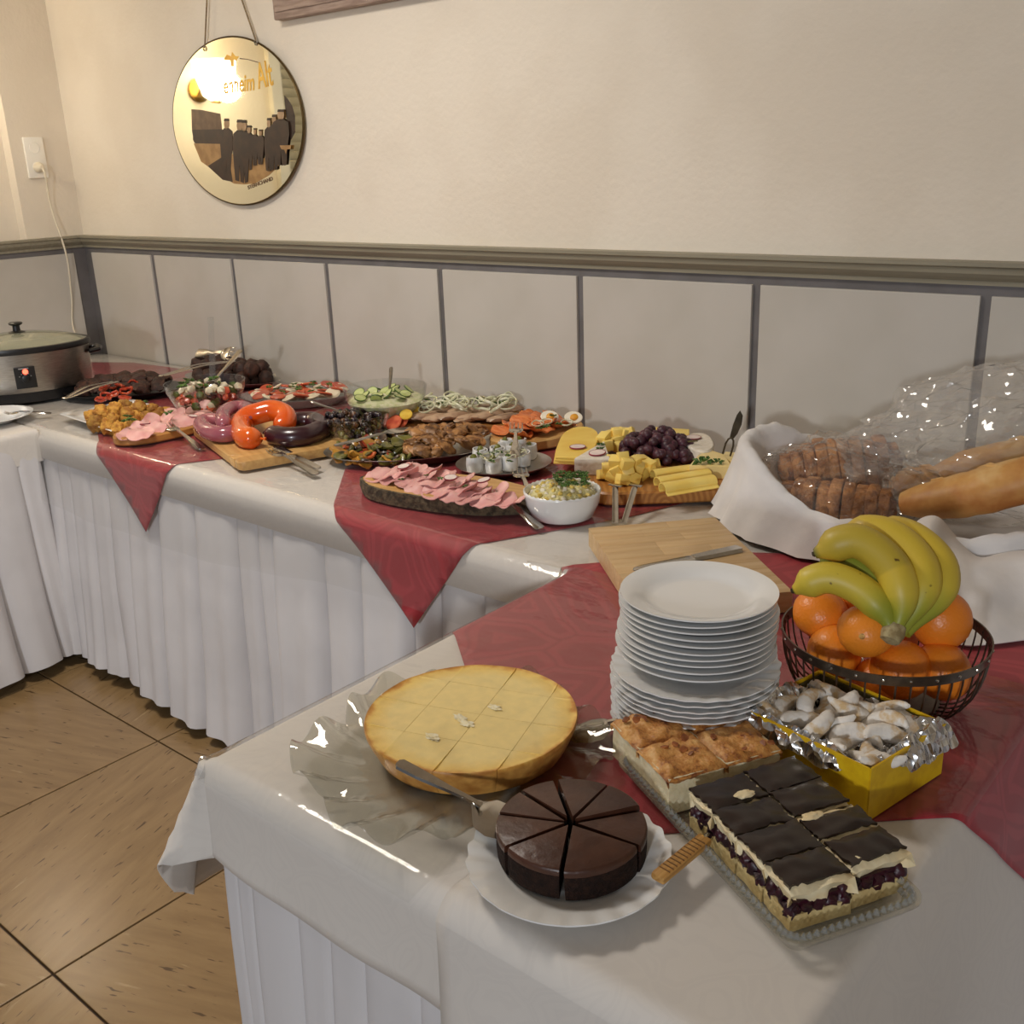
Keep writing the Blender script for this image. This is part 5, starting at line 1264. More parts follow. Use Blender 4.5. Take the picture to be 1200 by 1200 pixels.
# ---- sausages on a board
N_, Lf = A(281, 553, TZ), A(226, 510, TZ); ex = (N_-Lf).normalized(); ey = Vector((-ex.y, ex.x, 0)); bl3, bw3 = (N_-Lf).length, .30
sb = thing('chopping_board', 'light wooden board with a cut-out handle holding the sausage rings', 'chopping board', Lf+ex*bl3/2+ey*bw3/2, math.atan2(ex.y, ex.x))
pts = rect(bl3, bw3, .022, 4); out = [p for p in pts]
# slot at the right end of the board
b = MB(); hx, sx0, sw_, sl_ = bl3/2, bl3/2-.065, .03, .11
b.prism(rect(bl3-.08, bw3, .015, 3, cx=-.04), 0, .022, .003); b.build('board', m_ltwood, sb, angle=30)
b = MB(); b.prism(rect(.052, bw3, .02, 4, cx=hx-.026+.0), 0, .022, .003); b.build('handle_bar', m_ltwood, sb, angle=30)
for yy in (-(bw3/4+sl_/4), bw3/4+sl_/4): MB().box((hx-.062, yy, .011), (.040, bw3/2-sl_/2-.0, .0218), .002).build('handle_bridge', m_ltwood, sb)
def sausage(name, label, m, pts, r_, grp=None, tip=True):
    P3 = [Vector(p) for p in pts]; c_ = sum(P3, Vector())/len(P3); cur = catmull([p-c_ for p in P3], 7); n = len(cur)
    t_ = thing(name, label, 'sausage', c_); rad = [r_*min(1, (math.sin(PI*min(1, max(.0, (i+.8)/(n+.6))))*4.5))**.5 for i in range(n)]
    MB().tube(cur, rad, 16).build('casing', m, t_, angle=70)
    if tip:
        for e_, d_ in ((cur[0], cur[0]-cur[2]), (cur[-1], cur[-1]-cur[-3])): d_ = d_.normalized(); MB().tube([e_, e_+d_*.008, e_+d_*.016], [.004, .0025, .005], 6).build('casing_end', m, t_)
    return t_
m_osa = mat('orange sausage casing', (216, 84, 20), .2, col2=(224, 104, 32), ns=8, coat=.6); m_psa = mat('pink liver sausage', (168, 96, 104), .25, col2=(150, 80, 92), ns=14, coat=.5); m_bsa = mat('dark blood sausage', (62, 26, 36), .28, col2=(48, 20, 28), ns=14, coat=.4)
z_ = TZ+.022
sausage('sausage_ring', 'glossy orange sausage ring at the front of the wooden board', m_osa, [A(305, 514, z_+.025), A(288, 512, z_+.026), A(282, 500, z_+.03), A(290, 489, z_+.045), A(304, 484, z_+.055), A(320, 481, z_+.06), A(334, 487, z_+.05), A(333, 497, z_+.035), A(322, 502, z_+.026)], .029)
sausage('sausage_ring', 'dark blood sausage ring beside the orange sausage', m_bsa, [A(314, 508, z_+.024), A(335, 512, z_+.024), A(360, 510, z_+.024), A(376, 502, z_+.024), A(368, 494, z_+.024), A(350, 494, z_+.024), A(336, 497, z_+.024)], .026)
sausage('sausage_ring', 'pink liver sausage coil lying in front of the tomato salad bowl', m_psa, [A(282, 505, z_+.024), A(262, 509, z_+.024), A(243, 505, z_+.024), A(236, 497, z_+.024), A(246, 493, z_+.026), A(262, 495, z_+.028)], .022)
sausage('sausage_ring', 'pink liver sausage ring behind the orange sausage', m_psa, [A(262, 498, z_+.045), A(262, 486, z_+.05), A(272, 479, z_+.048), A(288, 479, z_+.046), A(293, 488, z_+.05)], .021)
cutlery('table_fork', 'silver fork leaning on the front of the sausage board', 'fork', .19, A(371, 556, TZ+.004), A(312, 524, TZ+.03), 0, 1.3)
cutlery('table_knife', 'silver knife with a broad handle beside the fork at the sausage board', 'knife', .21, A(373, 549, TZ+.005), A(322, 522, TZ+.03), 0, 1.4)

# ---- olives
oc = A(412, 499, TZ+.04); oc.z = TZ
glass_bowl('glass_bowl', 'low clear glass bowl of olives', oc, .103, .075, .065)
MB_r = MB().tube([(.099*math.cos(2*PI*i/40), .099*math.sin(2*PI*i/40), .058) for i in range(40)], .002, 6, closed=True)
om = [MB().blob((0, 0, 0), (.0105, .0088, .0088), 2, .05, 2, k).mesh('olive', mat(('black olive', 'brown olive', 'green olive')[k], ((34, 24, 30), (96, 62, 36), (118, 112, 52))[k], .25, col2=((48, 34, 38), (70, 42, 26), (96, 92, 40))[k], ns=30, coat=.4)) for k in range(3)]
for k in range(150):
    z = r5.uniform(.012, .066); R_ = (.056+.03*z/.07)*math.sqrt(r5.random()); a = r5.uniform(0, 6.283); ty = r5.choice((0, 0, 1, 2, 2) if z < .05 else ((0, 0, 0, 1)))
    if z < .05 and R_ < .04: continue
    o = inst('olive', om[ty], None, (oc.x+R_*math.cos(a), oc.y+R_*math.sin(a), TZ+z+(.016*(1-R_/.09) if z > .05 else 0)), (r5.uniform(0, 3), r5.uniform(0, 3), r5.uniform(0, 3)))
    props(o, ('black', 'brown', 'green')[ty]+' olive in the low glass bowl', 'olive', ('black', 'brown', 'green')[ty]+' olives in the bowl')
cutlery('serving_spoon', 'spoon leaning out of the olive bowl to the left', 'spoon', .2, A(364, 470, TZ+.115), oc+Vector((0, 0, .06)), 0, 1.2)

# ---- cucumber salad
uc = (A(412, 452, .862)+A(491, 456, .862))/2; uc.z = TZ
glass_bowl('glass_bowl', 'clear glass bowl of cucumber salad against the wall', uc, .115, .115, .06)
m_ccm = mat('creamy cucumber salad', (226, 222, 190), .5, col2=(198, 202, 150), ns=70, bump=.6, bs=90, bd=.005)
def cm_(a, r_, z): return r_, z
o = MB().lathe([(0, .006), (.058, .006), (.086, .045), (.104, .078), (.09, .086), (.05, .092), (0, .094)], 40, mod=lambda a, r_, z: (r_, z+(.006*nz(r_*60*math.cos(a), r_*60*math.sin(a), 1.) if z > .08 else 0))).build('cucumber_salad', m_ccm, loc=uc); props(o, 'creamy cucumber salad filling the glass bowl', 'salad', kind='stuff')
m_cuc = mat('cucumber flesh', (196, 204, 140), .4, col2=(180, 192, 116), ns=60); m_cucs = mat('cucumber skin', (58, 84, 34), .4, col2=(76, 104, 44), ns=60)
for k in range(16):
    a = k*2.4; R_ = .085*math.sqrt((k+.3)/16); t_ = thing('cucumber_slice', 'cucumber slice on top of the cucumber salad', 'cucumber slice', uc+Vector((R_*math.cos(a), R_*math.sin(a), .096)), group='cucumber slices in the bowl', rot=(rnd.uniform(-.7, .7), rnd.uniform(-.6, .6), 0))
    MB().lathe([(0, 0), (.015, 0), (.015, .003), (0, .003)], 16).build('flesh', m_cuc, t_); MB().lathe([(.015, -.0002), (.0165, -.0002), (.0165, .0032), (.015, .0032)], 16, closed=True).build('skin', m_cucs, t_)
cutlery('serving_spoon', 'spoon standing in the cucumber salad bowl', 'spoon', .2, AY(458, 430, 1.95), uc+Vector((.02, .0, .06)), .9, 1.1)

# ---- grilled vegetables and mushrooms on an oval steel platter
gl_, gr_ = A(379, 531, TZ+.02), A(590, 514, TZ+.02); gc = (gl_+gr_)/2; ga = math.atan2((gr_-gl_).y, (gr_-gl_).x)
gp_ = thing('oval_platter', 'long oval steel platter of grilled vegetables and fried patties', 'platter', (gc.x, gc.y, TZ), ga); GA, GB = (gr_-gl_).length/2*1.0, .135
ellipse_rim(GA, GB, .022, .8).build('platter_dish', m_silver, gp_)
GM = Matrix.Translation(gp_.location) @ Matrix.Rotation(ga, 4, 'Z')
pm_ = [MB().blob((0, 0, 0), (.028, .021, .011), 3, .35, 2.2, k).mesh('fried_patty', m_mush) for k in range(4)]
for k in range(74):
    x = r5.uniform(-.02, .175); y = r5.uniform(-.105, .105)
    if ((x)/(GA*.86))**2+(y/(GB*.84))**2 > 1: continue
    h_ = .016+.040*(1-(x-.08)**2/.03)*(1-(y/.12)**2)*r5.uniform(.55, 1)
    o = inst('fried_patty', pm_[k % 4], None, GM @ Vector((x, y, max(.016, h_))), (r5.uniform(-.7, .7), r5.uniform(-.7, .7), r5.uniform(0, 6)), r5.uniform(.75, 1.05)); props(o, 'browned fried patty on the right half of the long steel platter', 'patty', 'fried patties on the steel platter')
vegm = [(mat('roast red pepper', (156, 50, 28), .35, col2=(184, 90, 40), ns=30, rnd_h=.2, coat=.3), 'red pepper strip'), (mat('roast yellow pepper', (186, 134, 48), .35, col2=(150, 98, 34), ns=30, rnd_h=.2, coat=.4), 'yellow pepper strip'), (mat('roast courgette', (112, 106, 42), .35, col2=(72, 72, 28), ns=30, rnd_h=.25, coat=.3), 'courgette slice'), (mat('roast aubergine', (52, 38, 32), .35, col2=(92, 66, 40), ns=30, rnd_h=.25, coat=.3), 'aubergine piece')]
vg = []
for k, (m, nm) in enumerate(vegm): vg.append(sheet(k*7.7, .024, (.012, .013, .015, .016)[k], .010, .3, 8, .005).mesh('vegetable_piece', m, 60))
for k in range(150):
    x = r5.uniform(-GA*.85, -.0); y = r5.uniform(-.115, .115)
    if (x/(GA*.94))**2+(y/(GB*.86))**2 > 1: continue
    ty = r5.choice((0, 1, 1, 2, 3)) if x < -.10 else r5.choice((2, 2, 3, 2, 1, 0))
    o = inst('vegetable_piece', vg[ty], None, GM @ Vector((x, y, .012+.030*(1-(y/.13)**2)*(1-(x/.26)**2)*r5.random())), (r5.uniform(-.6, .6), r5.uniform(-.6, .6), r5.uniform(0, 6)), r5.uniform(.8, 1.2))
    props(o, 'grilled '+vegm[ty][1]+' on the left half of the long steel platter', 'grilled vegetable', 'grilled '+vegm[ty][1]+'s')
cutlery('serving_spoon', 'silver spoon handle between the olive bowl and the grilled vegetables', 'spoon', .2, A(392, 522, TZ+.05), A(432, 510, TZ+.05)+Vector((.05, .1, 0)), 0, 1.2)

# ---- smoked fish with onion rings
fl_, fr_ = A(458, 508, TZ), A(605, 508, TZ); fx = (fr_-fl_).normalized(); fang = math.atan2(fx.y, fx.x); fL = (fr_-fl_).length
fcn = fl_+fx*fL/2+Vector((-fx.y, fx.x, 0))*.082; fbd = thing('serving_board', 'wooden board of smoked fish fillets with onion rings', 'serving board', fcn, fang)
MB().prism(rect(fL, .165, .015, 4), 0, .022, .003).build('board', m_wood2, fbd, angle=30)
FM = Matrix.Translation(fcn) @ Matrix.Rotation(fang, 4, 'Z')
m_fish = mat('smoked fish flesh', (190, 158, 128), .4, col2=(166, 130, 102), ns=24, bump=.3, bs=60, coat=.2, rnd_h=.1)
fim = [MB().blob((0, 0, 0), (.060, .026, .013), 3, .2, 2., k).mesh('fish_fillet', m_fish) for k in range(3)]
for k in range(14):
    x = -fL/2+.04+(fL-.08)*(k % 7)/6; y = -.04 if k < 7 else .035
    o = inst('fish_fillet', fim[k % 3], None, FM @ Vector((x, y, .034+.006*(k % 2))), (rnd.uniform(-.1, .2), 0, 1.2+rnd.uniform(-.3, .3)), .85); props(o, 'smoked fish fillet on the board with onion rings', 'fish fillet', 'smoked fish fillets')
onr = [ringmesh('onion_ring', .026, .0026, m_onion, .2, k, (1, .7, 1)[k]) for k in range(3)]
for k in range(34):
    x = r5.uniform(-fL/2+.05, fL/2-.03); y = r5.uniform(-.03, .07)
    o = inst('onion_ring', onr[k % 3], None, FM @ Vector((x, y, .054+r5.uniform(0, .014))), (r5.uniform(-.6, .6), r5.uniform(-.6, .6), r5.uniform(0, 6)), r5.uniform(.7, 1.25)); props(o, 'white onion ring on the smoked fish', 'onion ring', 'onion rings on the fish')
for k in range(40): herb(FM @ Vector((r5.uniform(-fL/2+.05, fL/2-.03), r5.uniform(-.01, .07), .062)), 'chopped dill on the smoked fish', 'dill on the fish', .9)
m_lem = mat('lemon slice', (226, 190, 72), .35, col2=(214, 170, 50), ns=50)
for k, (px, py) in enumerate([(468, 483), (476, 486), (484, 480)]):
    t_ = thing('lemon_slice', 'lemon slice at the left end of the fish board', 'lemon slice', A(px, py, TZ+.055), group='lemon slices on the fish board', rot=(.7, .2*k, .5)); MB().lathe([(0, 0), (.016, 0), (.0175, .002), (.016, .004), (0, .004)], 18).build('slice', m_lem, t_)
for k, (px, py) in enumerate([(462, 496), (470, 494)]): o = inst('tomato_slice', disc_t, None, A(px, py, TZ+.035), (.8, .1, 0), .9); props(o, 'tomato slice at the left end of the fish board', 'tomato slice', 'tomato slices on the fish board')

# ---- smoked salmon with egg
sc2 = A(652, 507, TZ); sang = 1.45; smb = thing('serving_board', 'small oval wooden board of smoked salmon with egg halves', 'serving board', (sc2.x, min(sc2.y, 2.03), TZ), sang)
MB().prism(ell(.145, .095, 44, .02), 0, .026, .004).build('board', m_ltwood, smb, angle=30)
SM = Matrix.Translation(smb.location) @ Matrix.Rotation(sang, 4, 'Z')
m_salm = mat('smoked salmon', (224, 134, 74), .4, col2=(206, 108, 52), ns=30, scale=(1, 5, 1), coat=.25, rnd_h=.08)
slm = [sheet(k*2.2, .05, .034, .014, .35, 9, .003).mesh('salmon_slice', m_salm, 60) for k in range(3)]
for k in range(13):
    a = k*2.4; R_ = math.sqrt((k+.4)/13); o = inst('salmon_slice', slm[k % 3], None, SM @ Vector((.105*R_*math.cos(a), .062*R_*math.sin(a), .036+.012*(1-R_))), (rnd.uniform(-.3, .3), rnd.uniform(-.3, .3), rnd.uniform(0, 6)), rnd.uniform(.8, 1.1)); props(o, 'orange slice of smoked salmon on the small oval board', 'salmon slice', 'smoked salmon slices')
for k, (px, py, lb) in enumerate([(672, 489, 'egg half with bright yolk at the right end of the salmon board'), (644, 488, 'egg half with parsley in the middle of the salmon board')]):
    t_ = thing('egg_half', lb, 'egg', A(px, py, TZ+.062), rot=(.75, .1, .4)); MB().blob((0, 0, 0), (.024, .018, .017), 3, 0, 1, 0, fn=lambda p: Vector((p.x, p.y, min(p.z, .05)))).build('egg_white', m_egg, t_); MB().blob((.002, 0, .0), (.0115, .0115, .004), 2, .03, 1).build('yolk', m_yolk, t_)
for px, py in [(648, 487), (646, 484), (640, 500), (655, 497), (632, 502)]: herb(A(px, py, TZ+.066), 'parsley sprig on the smoked salmon', 'parsley on the salmon', 1.1)
for px, py in [(630, 496), (640, 494), (664, 495)]: o = inst('onion_ring', onr[0], None, A(px, py, TZ+.058), (.2, .1, 0), .6); props(o, 'thin onion ring on the smoked salmon', 'onion ring', 'onion rings on the salmon')

# ---- rolled herring on a steel platter
rl, rr_ = A(534, 547, TZ+.012), A(646, 539, TZ+.012); rc = (rl+rr_)/2; ra_ = math.atan2((rr_-rl).y, (rr_-rl).x)
rp = thing('steel_platter', 'oval steel platter of rolled herring', 'platter', (rc.x, rc.y, TZ), ra_); ellipse_rim((rr_-rl).length/2, .105, .016, .74).build('platter_dish', m_silver, rp)
m_her = mat('silver herring skin', (222, 223, 224), .3, .05, col2=(240, 238, 232), ns=16, coat=.3); m_gk = mat('gherkin', (112, 112, 44), .4, col2=(86, 90, 34), ns=40)
sp_pts = [((.008+.0085*i/30)*math.cos(i*.42), (.008+.0085*i/30)*math.sin(i*.42), 0) for i in range(31)]
def roll_mesh():
    vs, fs = [], []; H_ = .036
    for i, (x, y, z) in enumerate(sp_pts):
        k = .9+.1*math.sin(i*.3); vs += [(x*1.25, y*1.25, 0), (x*1.36, y*1.36, H_*.5), (x*1.25, y*1.25, H_*k), (x*1.08, y*1.08, H_*k), (x*1.05, y*1.05, 0)]
    for i in range(30):
        for j in range(5): j2 = (j+1) % 5; fs.append((i*5+j, i*5+5+j, i*5+5+j2, i*5+j2))
    fs += [(0, 1, 2, 3, 4), tuple(150+j for j in (4, 3, 2, 1, 0))]
    return MB().add(vs, fs).mesh('fish_roll', m_her, 60)
rlm = roll_mesh(); gkm = MB().blob((0, 0, .026), (.009, .009, .016), 2, .2, 3).mesh('gherkin_filling', m_gk)
rlab = 'rolled herring with gherkin on the steel platter'
for k, (px, py) in enumerate([(556, 552), (578, 553), (597, 550), (613, 545), (564, 542), (584, 540), (602, 537), (620, 537), (592, 531), (608, 530)]):
    t_ = thing('rolled_herring', rlab, 'rolled herring', A(px, py, TZ+.005), rnd.uniform(0, 6), 'rolled herrings'); inst('fish_roll', rlm, t_); inst('gherkin_filling', gkm, t_)
for k in range(9): p = A(r5.uniform(565, 615), r5.uniform(528, 540), TZ+.044); o = inst('onion_ring', onr[k % 3], None, p, (r5.uniform(-.5, .5), r5.uniform(-.4, .4), 0), .5); props(o, 'onion ring on the rolled herring', 'onion ring', 'onion rings on the herring')
for k in range(8): herb(A(r5.uniform(560, 618), r5.uniform(528, 545), TZ+.046), 'herb on the rolled herring', 'herbs on the herring', .9)
cutlery('serving_fork', 'broad silver fork standing up behind the rolled herring', 'fork', .17, A(603, 535, TZ+.045), A(605, 497, TZ+.085)+Vector((.0, .0, .0)), 0, 1.4)
cutlery('serving_fork', 'silver fork between the herring platter and the white salad bowl', 'fork', .17, A(624, 586, TZ+.006), A(608, 550, TZ+.03), 0, 1.5)

# ---- ham on the bark edged slab
hl_, hr_ = A(440, 566, TZ+.025), A(613, 596, TZ+.025); hc = A(524, 572, TZ+.025)
ham_board('thick bark edged wooden slab of pink ham slices on the red overlay', 'pink ham slice on the bark edged slab', 'ham slices on the bark slab', hc, math.atan2((hr_-hl_).y, (hr_-hl_).x)+.12, .215, .085,
          [(448, 558, .006, .1, -.05), (462, 561, .008, .15, .1), (455, 553, .01, .1, 0), (475, 556, .012, .1, 0), (480, 566, .008, .1, .1), (495, 560, .012, .15, 0), (495, 571, .006, .2, 0), (510, 565, .012, .1, .1), (515, 576, .006, .2, 0), (528, 570, .010, .1, 0), (532, 580, .006, .2, .1), (545, 574, .010, .2, 0), (550, 584, .006, .2, 0), (560, 577, .010, .1, 0), (570, 586, .007, .2, 0), (578, 580, .009, .1, 0), (590, 585, .007, .2, .1), (600, 588, .006, .1, 0), (486, 549, .014, .2, 0), (505, 553, .012, .1, 0), (520, 558, .012, .2, 0), (538, 563, .012, .1, 0), (556, 568, .01, .1, 0), (470, 551, .01, .1, 0)],
          [(473, 547, .034), (528, 560, .034), (567, 563, .034)], True, .032)
for px, py in [(470, 562), (500, 557), (516, 561), (545, 570)]: herb(A(px, py, TZ+.053), 'parsley on the ham of the bark edged slab', 'parsley on the slab ham', .8)
cutlery('serving_fork', 'silver fork resting on the bark edged slab with its handle on the red overlay', 'fork', .20, A(634, 619, TZ+.004), A(578, 576, TZ+.042), 0, 1.4)

# ---- white bowl of egg salad
ec = A(659, 588, TZ+.03); ec.z = TZ
bo = MB().lathe([(0, 0), (.056, 0), (.062, .003), (.074, .03), (.0785, .052), (.079, .056), (.0765, .058), (.074, .055), (.069, .032), (.058, .006), (0, .005)], 72, mod=lambda a, r_, z: (r_*(1+.012*math.sin(a*9+z*300)*(1 if .006 < z < .045 and r_ > .06 else 0)), z+(.0012*math.cos(a*36) if z > .056 else 0))).build('white_bowl', m_porc, loc=ec, angle=60); props(bo, 'white embossed bowl of pale egg salad topped with parsley', 'bowl')
m_esal = mat('pale egg salad', (214, 204, 148), .55, col2=(176, 158, 92), ns=90, lo=.45, hi=.68, bump=1., bs=130, bd=.006)
o = MB().lathe([(0, .008), (.056, .008), (.070, .045), (.060, .056), (.04, .066), (.02, .070), (0, .071)], 48, mod=lambda a, r_, z: (r_, z+(.007*nz(r_*110*math.cos(a), r_*110*math.sin(a), 2.) if z > .05 else 0))).build('egg_salad', m_esal, loc=ec, angle=60); props(o, 'pale egg salad heaped in the white embossed bowl', 'salad', kind='stuff')
chk = [MB().box((0, 0, 0), (.009, .007, .006), .0012).mesh('egg_piece', m) for m in (m_egg, mat('pale yolk piece', (222, 196, 104), .5, col2=(210, 180, 84), ns=60))]
for k in range(60):
    a, R_ = k*2.4, .064*math.sqrt((k+.5)/60); o = inst('egg_piece', chk[k % 2], None, ec+Vector((R_*math.cos(a), R_*math.sin(a), .072-.3*R_*R_/.064)), (r5.uniform(0, 3), r5.uniform(0, 3), 0), r5.uniform(.7, 1.3)); props(o, 'chopped egg piece on the egg salad', 'egg piece', 'chopped egg on the salad')
for k in range(60):
    p = A(r5.uniform(650, 690), r5.uniform(553, 570), TZ+.082); herb(p, 'chopped parsley on the egg salad', 'parsley on the egg salad', .75)
cutlery('serving_spoon', 'small spoon standing in the egg salad', 'spoon', .09, A(645, 561, TZ+.105), ec+Vector((.0, -.005, .062)), 0, .8)

# ---- cheese board
co = Vector((-1.222, 1.913, TZ)); cang = math.radians(40.5); cbd = thing('cheese_board', 'large wooden board of cheeses and dark grapes', 'serving board', co, cang)
t = NT('cherry wood board with grain'); vec = t.coord(scale=(1, 1, 1)); wv = t.new('ShaderNodeTexWave', wave_type='RINGS', rings_direction='Y'); wv.inputs['Scale'].default_value = 26; wv.inputs['Distortion'].default_value = 2.5; wv.inputs['Detail'].default_value = 2; t.l.new(vec, wv.inputs[0])
t.l.new(t.ramp(wv.outputs['Fac'], [(.2, lin((158, 102, 48))), (.8, lin((182, 126, 64)))]), t.b.inputs['Base Color']); t.set(Roughness=.4); m_cbd = t.m
MB().prism(rect(.31, .40, .05, 6), 0, .028, .004).build('board', m_cbd, cbd, angle=30)
zb = TZ+.028
m_gou = mat('yellow gouda', (240, 206, 96), .45, col2=(234, 194, 78), ns=14, sss=.1); m_chz = mat('pale yellow cheese', (244, 216, 120), .45, col2=(238, 204, 100), ns=14, sss=.1, rnd_h=.05); m_rind = mat('white cheese rind', (228, 220, 206), .8, col2=(218, 208, 190), ns=60, bump=.5, bs=120); m_pale = mat('cream cheese slice', (242, 220, 156), .45, col2=(234, 208, 136), ns=14)
def slab(name, label, poly_px, z, h, m, dz0=0., cat='cheese', bev=.0015, parts=None):
    P3 = [A(x, y, z+h) for x, y in poly_px]
    if len(P3) > 6: P3 = catmull(P3+[P3[0]], 3)[:-1]
    c_ = sum(P3, Vector())/len(P3); t_ = thing(name, label, cat, (c_.x, c_.y, z))
    MB().prism([(p.x-c_.x, p.y-c_.y) for p in P3], 0, h, bev).build('cheese_body', m, t_, angle=30); return t_
# gouda: stack of rounded slices leaning on a block
gp1 = [(651, 535), (654, 520), (660, 508), (672, 501), (688, 500), (699, 505), (701, 513), (697, 524), (688, 535)]
for k in range(3): slab('gouda_slice', 'large rounded gouda slice, %s of the pile at the left of the cheese board' % ('lowest', 'middle', 'topmost')[k], [(x-(2-k)*1.2, y+(2-k)*3.0) for x, y in gp1], zb+.012+.006*k if k else zb+.004, .006, m_gou, cat='cheese slice')
slab('cheese_block', 'yellow cheese block under the gouda slices', [(662, 536), (668, 520), (690, 520), (690, 536)], zb, .012, m_gou)
radish(A(677, 524, zb+.032), (0, 0, 0), 'radish slice on the gouda slices', None, 1.4)
br_ = slab('brie_wedge', 'white rinded brie wedge with a radish slice on the cheese board', [(673, 537), (715, 537), (708, 517)], zb, .040, m_rind, bev=.003)
radish(A(700, 531, zb+.043), (.1, 0, 0), 'radish slice on the brie wedge', None, 1.4)
for px, py in [(703, 526), (704, 521)]: herb(A(px, py, zb+.043), 'herb leaf on the brie wedge', 'herbs on the brie', 1.1)
cube = MB().box((0, 0, 0), (.022, .020, .019), .002).mesh('cheese_cube', m_chz)
for k, (px, py, dz, s_) in enumerate([(706, 556, .012, 1), (718, 558, .012, 1.05), (730, 562, .012, 1.1), (742, 560, .012, 1.1), (752, 556, .012, 1), (762, 552, .012, 1), (712, 548, .028, 1), (724, 550, .03, 1.1), (736, 551, .03, 1.1), (748, 548, .03, 1.1), (760, 545, .024, 1.1), (722, 541, .046, 1.1), (734, 543, .046, 1.1), (744, 541, .044, 1), (730, 535, .058, 1), (766, 545, .012, 1.1), (752, 540, .03, 1.1), (716, 538, .03, 1)]):
    o = inst('cheese_cube', cube, None, A(px, py, zb+dz), (r5.uniform(-.5, .5), r5.uniform(-.5, .5), r5.uniform(0, 3)), s_*1.08); props(o, 'yellow cheese cube in the front pile of the cheese board', 'cheese cube', 'cheese cubes at the front')
for k, (px, py, dz, s_) in enumerate([(708, 514, .03, 1.3), (716, 510, .03, 1.3), (724, 508, .035, 1.4), (733, 508, .035, 1.3), (713, 522, .02, 1.3), (722, 518, .02, 1.4), (730, 514, .02, 1.2), (726, 524, .015, 1.2), (738, 506, .04, 1.0)]):
    o = inst('cheese_cube', cube, None, A(px, py, zb+dz), (r5.uniform(-.4, .4), r5.uniform(-.4, .4), r5.uniform(0, 3)), s_); props(o, 'yellow cheese cube in the pile behind the brie wedge', 'cheese cube', 'cheese cubes at the back')
gb = A(768, 543, zb); gbn = thing('grape_bunch', 'bunch of dark purple grapes in the middle of the cheese board', 'grapes', gb)
m_grp = mat('dark purple grape', (60, 30, 42), .45, col2=(84, 44, 54), ns=40, rnd_h=.25); grm = MB().blob((0, 0, 0), (.0125, .0125, .0135), 2, .03, 1).mesh('grape', m_grp)
gx = (A(818, 533, zb)-A(725, 527, zb)); gx.z = 0; gL = gx.length; gx.normalize(); gy = Vector((-gx.y, gx.x, 0)); g0 = (A(824, 541, zb)+A(722, 531, zb))/2-gb
for k in range(170):
    u = r5.uniform(-1, 1); v = r5.uniform(-1, 1)
    if u*u+v*v > 1: continue
    hh = .062*(1-u*u)**.7*(1-v*v)**.5*(1.0-.2*u)
    p = g0+gx*u*gL*.47+gy*v*.075; z = .012+r5.choice((0, .45, .8, 1))*max(0, hh-.012)
    inst('grape', grm, gbn, (p.x, p.y, z), (r5.uniform(0, 3), r5.uniform(0, 3), 0), r5.uniform(.9, 1.12))
MB().tube([g0+Vector((0, 0, .03)), g0+gx*gL*.3+Vector((0, 0, .04)), g0+gx*gL*.47+Vector((0, 0, .045))], .002, 6).build('stem', mat('grape stem', (104, 92, 48), .7, col2=(84, 74, 38), ns=60), gbn)
herb(A(820, 541, zb+.035), 'parsley sprig beside the grapes', None, 1.8); herb(A(828, 540, zb+.035), 'parsley sprig on the cheese block at the right', None, 1.8); herb(A(842, 541, zb+.035), 'parsley sprig at the right end of the cheese board', None, 1.3)
m_slc = m_chz
def rolled(label, a, b, r_):
    a, b = Vector(a), Vector(b); t_ = thing('rolled_cheese_slice', label, 'cheese slice', (a+b)/2); L = (b-a).length; ax = (b-a).normalized(); sd = ax.cross(Vector((0, 0, 1))).normalized()
    def fn(u, v):
        th = -1.2+u*5.2; R_ = r_*(1-.06*u); p = ax*((v-.5)*L)+sd*(R_*math.cos(th)*1.3)+Vector((0, 0, R_*math.sin(th)))
        if u < .15: p += sd*(.15-u)*.12; p.z = max(p.z, -r_*.9)
        return p
    MB().grid(22, 6, fn, .0022).build('slice', m_slc, t_, angle=60)
for k, (p, q) in enumerate([((765, 557), (826, 549)), ((770, 566), (830, 556)), ((776, 573), (836, 563))]): rolled('rolled cheese slice at the front right of the cheese board, %s' % ('rearmost', 'middle', 'frontmost')[k], A(*p, zb+.012), A(*q, zb+.012), .011)
slab('cheese_block', 'pale yellow cheese wedge at the right front of the cheese board', [(808, 545), (858, 546), (848, 532), (832, 527), (818, 533)], zb, .03, m_pale)
slab('camembert', 'round white camembert behind the grapes', [(800, 518), (805, 510), (815, 507), (827, 508), (835, 514), (837, 522), (830, 528), (815, 527)], zb, .035, m_rind, bev=.004)
radish(A(812, 513, zb+.0365), (0, 0, 0), 'radish slice on the camembert', None, 1.4)
slab('cheese_slice', 'yellow cheese slices at the back of the cheese board behind the grapes', [(762, 508), (808, 511), (808, 503), (764, 500)], zb+.02, .012, m_chz)
radish(A(775, 508, zb+.033), (0, 0, 0), 'radish slice on the rear cheese slices', None, 1.3)
slab('cheese_block', 'small pale cheese block with the cheese knife at the right end of the board', [(845, 536), (868, 543), (870, 531), (850, 529)], zb, .024, m_pale)
ckn = thing('cheese_knife', 'cheese knife with two prongs stuck upright in the pale cheese block', 'cheese knife'); m_bkn = mat('dark steel knife', (92, 84, 70), .35, .9, col2=(80, 72, 60), ns=30)
kb = A(850, 534, zb+.024); kt_ = kb+Vector((.012, .02, .0))
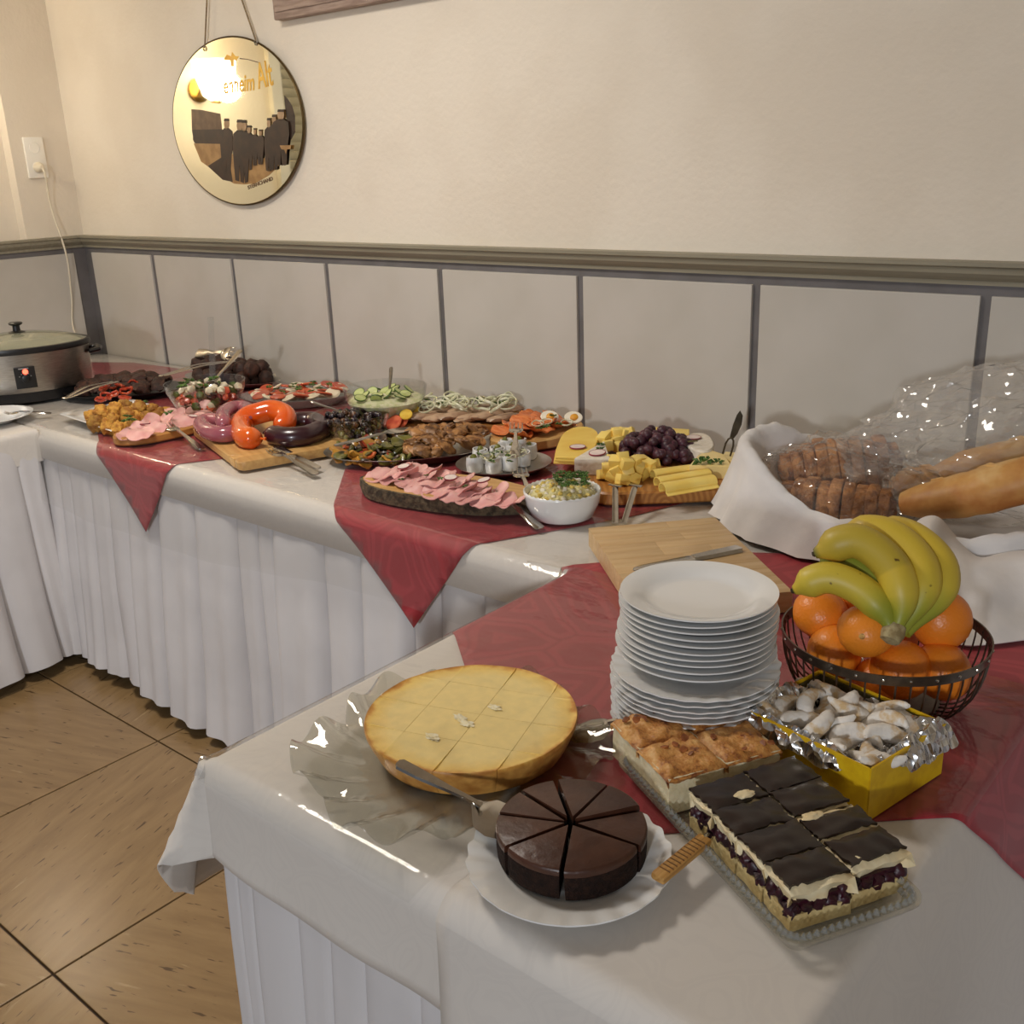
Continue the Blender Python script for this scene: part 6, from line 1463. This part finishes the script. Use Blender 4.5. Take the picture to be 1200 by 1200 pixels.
tipk = AY(868, 477, kb.y+.015); L = (tipk-kb).length
mb = MB(); mb.prism([(L*.42, -.004), (L*.55, -.010), (L*.75, -.013), (L*.92, -.010), (L, -.001), (L*.9, .003), (L*.7, .005), (L*.42, .004)], -.0012, .0012); mb.build('blade', m_bkn, ckn)
for sg in (-1, 1): MB().tube([(0, sg*.009, 0), (L*.3, sg*.009, 0), (L*.4, sg*.006, 0), (L*.45, 0, 0)], .0022, 6).build('prong', m_bkn, ckn)
place(ckn, kb-Vector((0, 0, .008)), tipk, 1.2)
# cheese tongs: two flat handles reaching over the front
ct = thing('cheese_tongs', 'flat steel tongs leaning on the cheese cubes, arms over the red overlay', 'tongs', A(730, 612, TZ+.006)); base = Vector(ct.location)
for a_, b_ in (((721, 613), (721, 571)), ((731, 613), (744, 571))):
    P0, P1 = A(*a_, TZ+.008)-base, A(*b_, TZ+.050)-base; MB().tube([P0, P0.lerp(P1, .5), P1], .0062, 8, sq=(.25, 1)).build('arm', m_chrome, ct)
    d_ = (P1-P0).normalized(); MB().box((0, 0, 0), (.03, .010, .0025), .001, M=Matrix.Translation(P1+d_*.006)).build('gripper', m_chrome, ct)

# ------------------------------------------------------------------ labels by place for things that look alike
ORD = 'first second third fourth fifth sixth seventh eighth ninth tenth eleventh twelfth thirteenth fourteenth fifteenth sixteenth seventeenth eighteenth nineteenth twentieth twenty-first twenty-second twenty-third twenty-fourth twenty-fifth twenty-sixth twenty-seventh twenty-eighth twenty-ninth thirtieth thirty-first thirty-second thirty-third thirty-fourth'.split()
groups = {}
for o in COL.objects:
    if o.parent is None and 'group' in o and 'label' in o: groups.setdefault((o['group'], o['label']), []).append(o)
for (g_, lb), lst in groups.items():
    if 1 < len(lst) <= 34 and len(lb.split()) <= 12:
        def sx(o): v = Vector(o.location)-CP; return v.dot(cr)/v.dot(cd)
        lst.sort(key=sx)
        for k, o in enumerate(lst): o['label'] = lb + ', ' + ('leftmost' if k == 0 else 'rightmost' if k == len(lst)-1 else ORD[k]+' from the left')
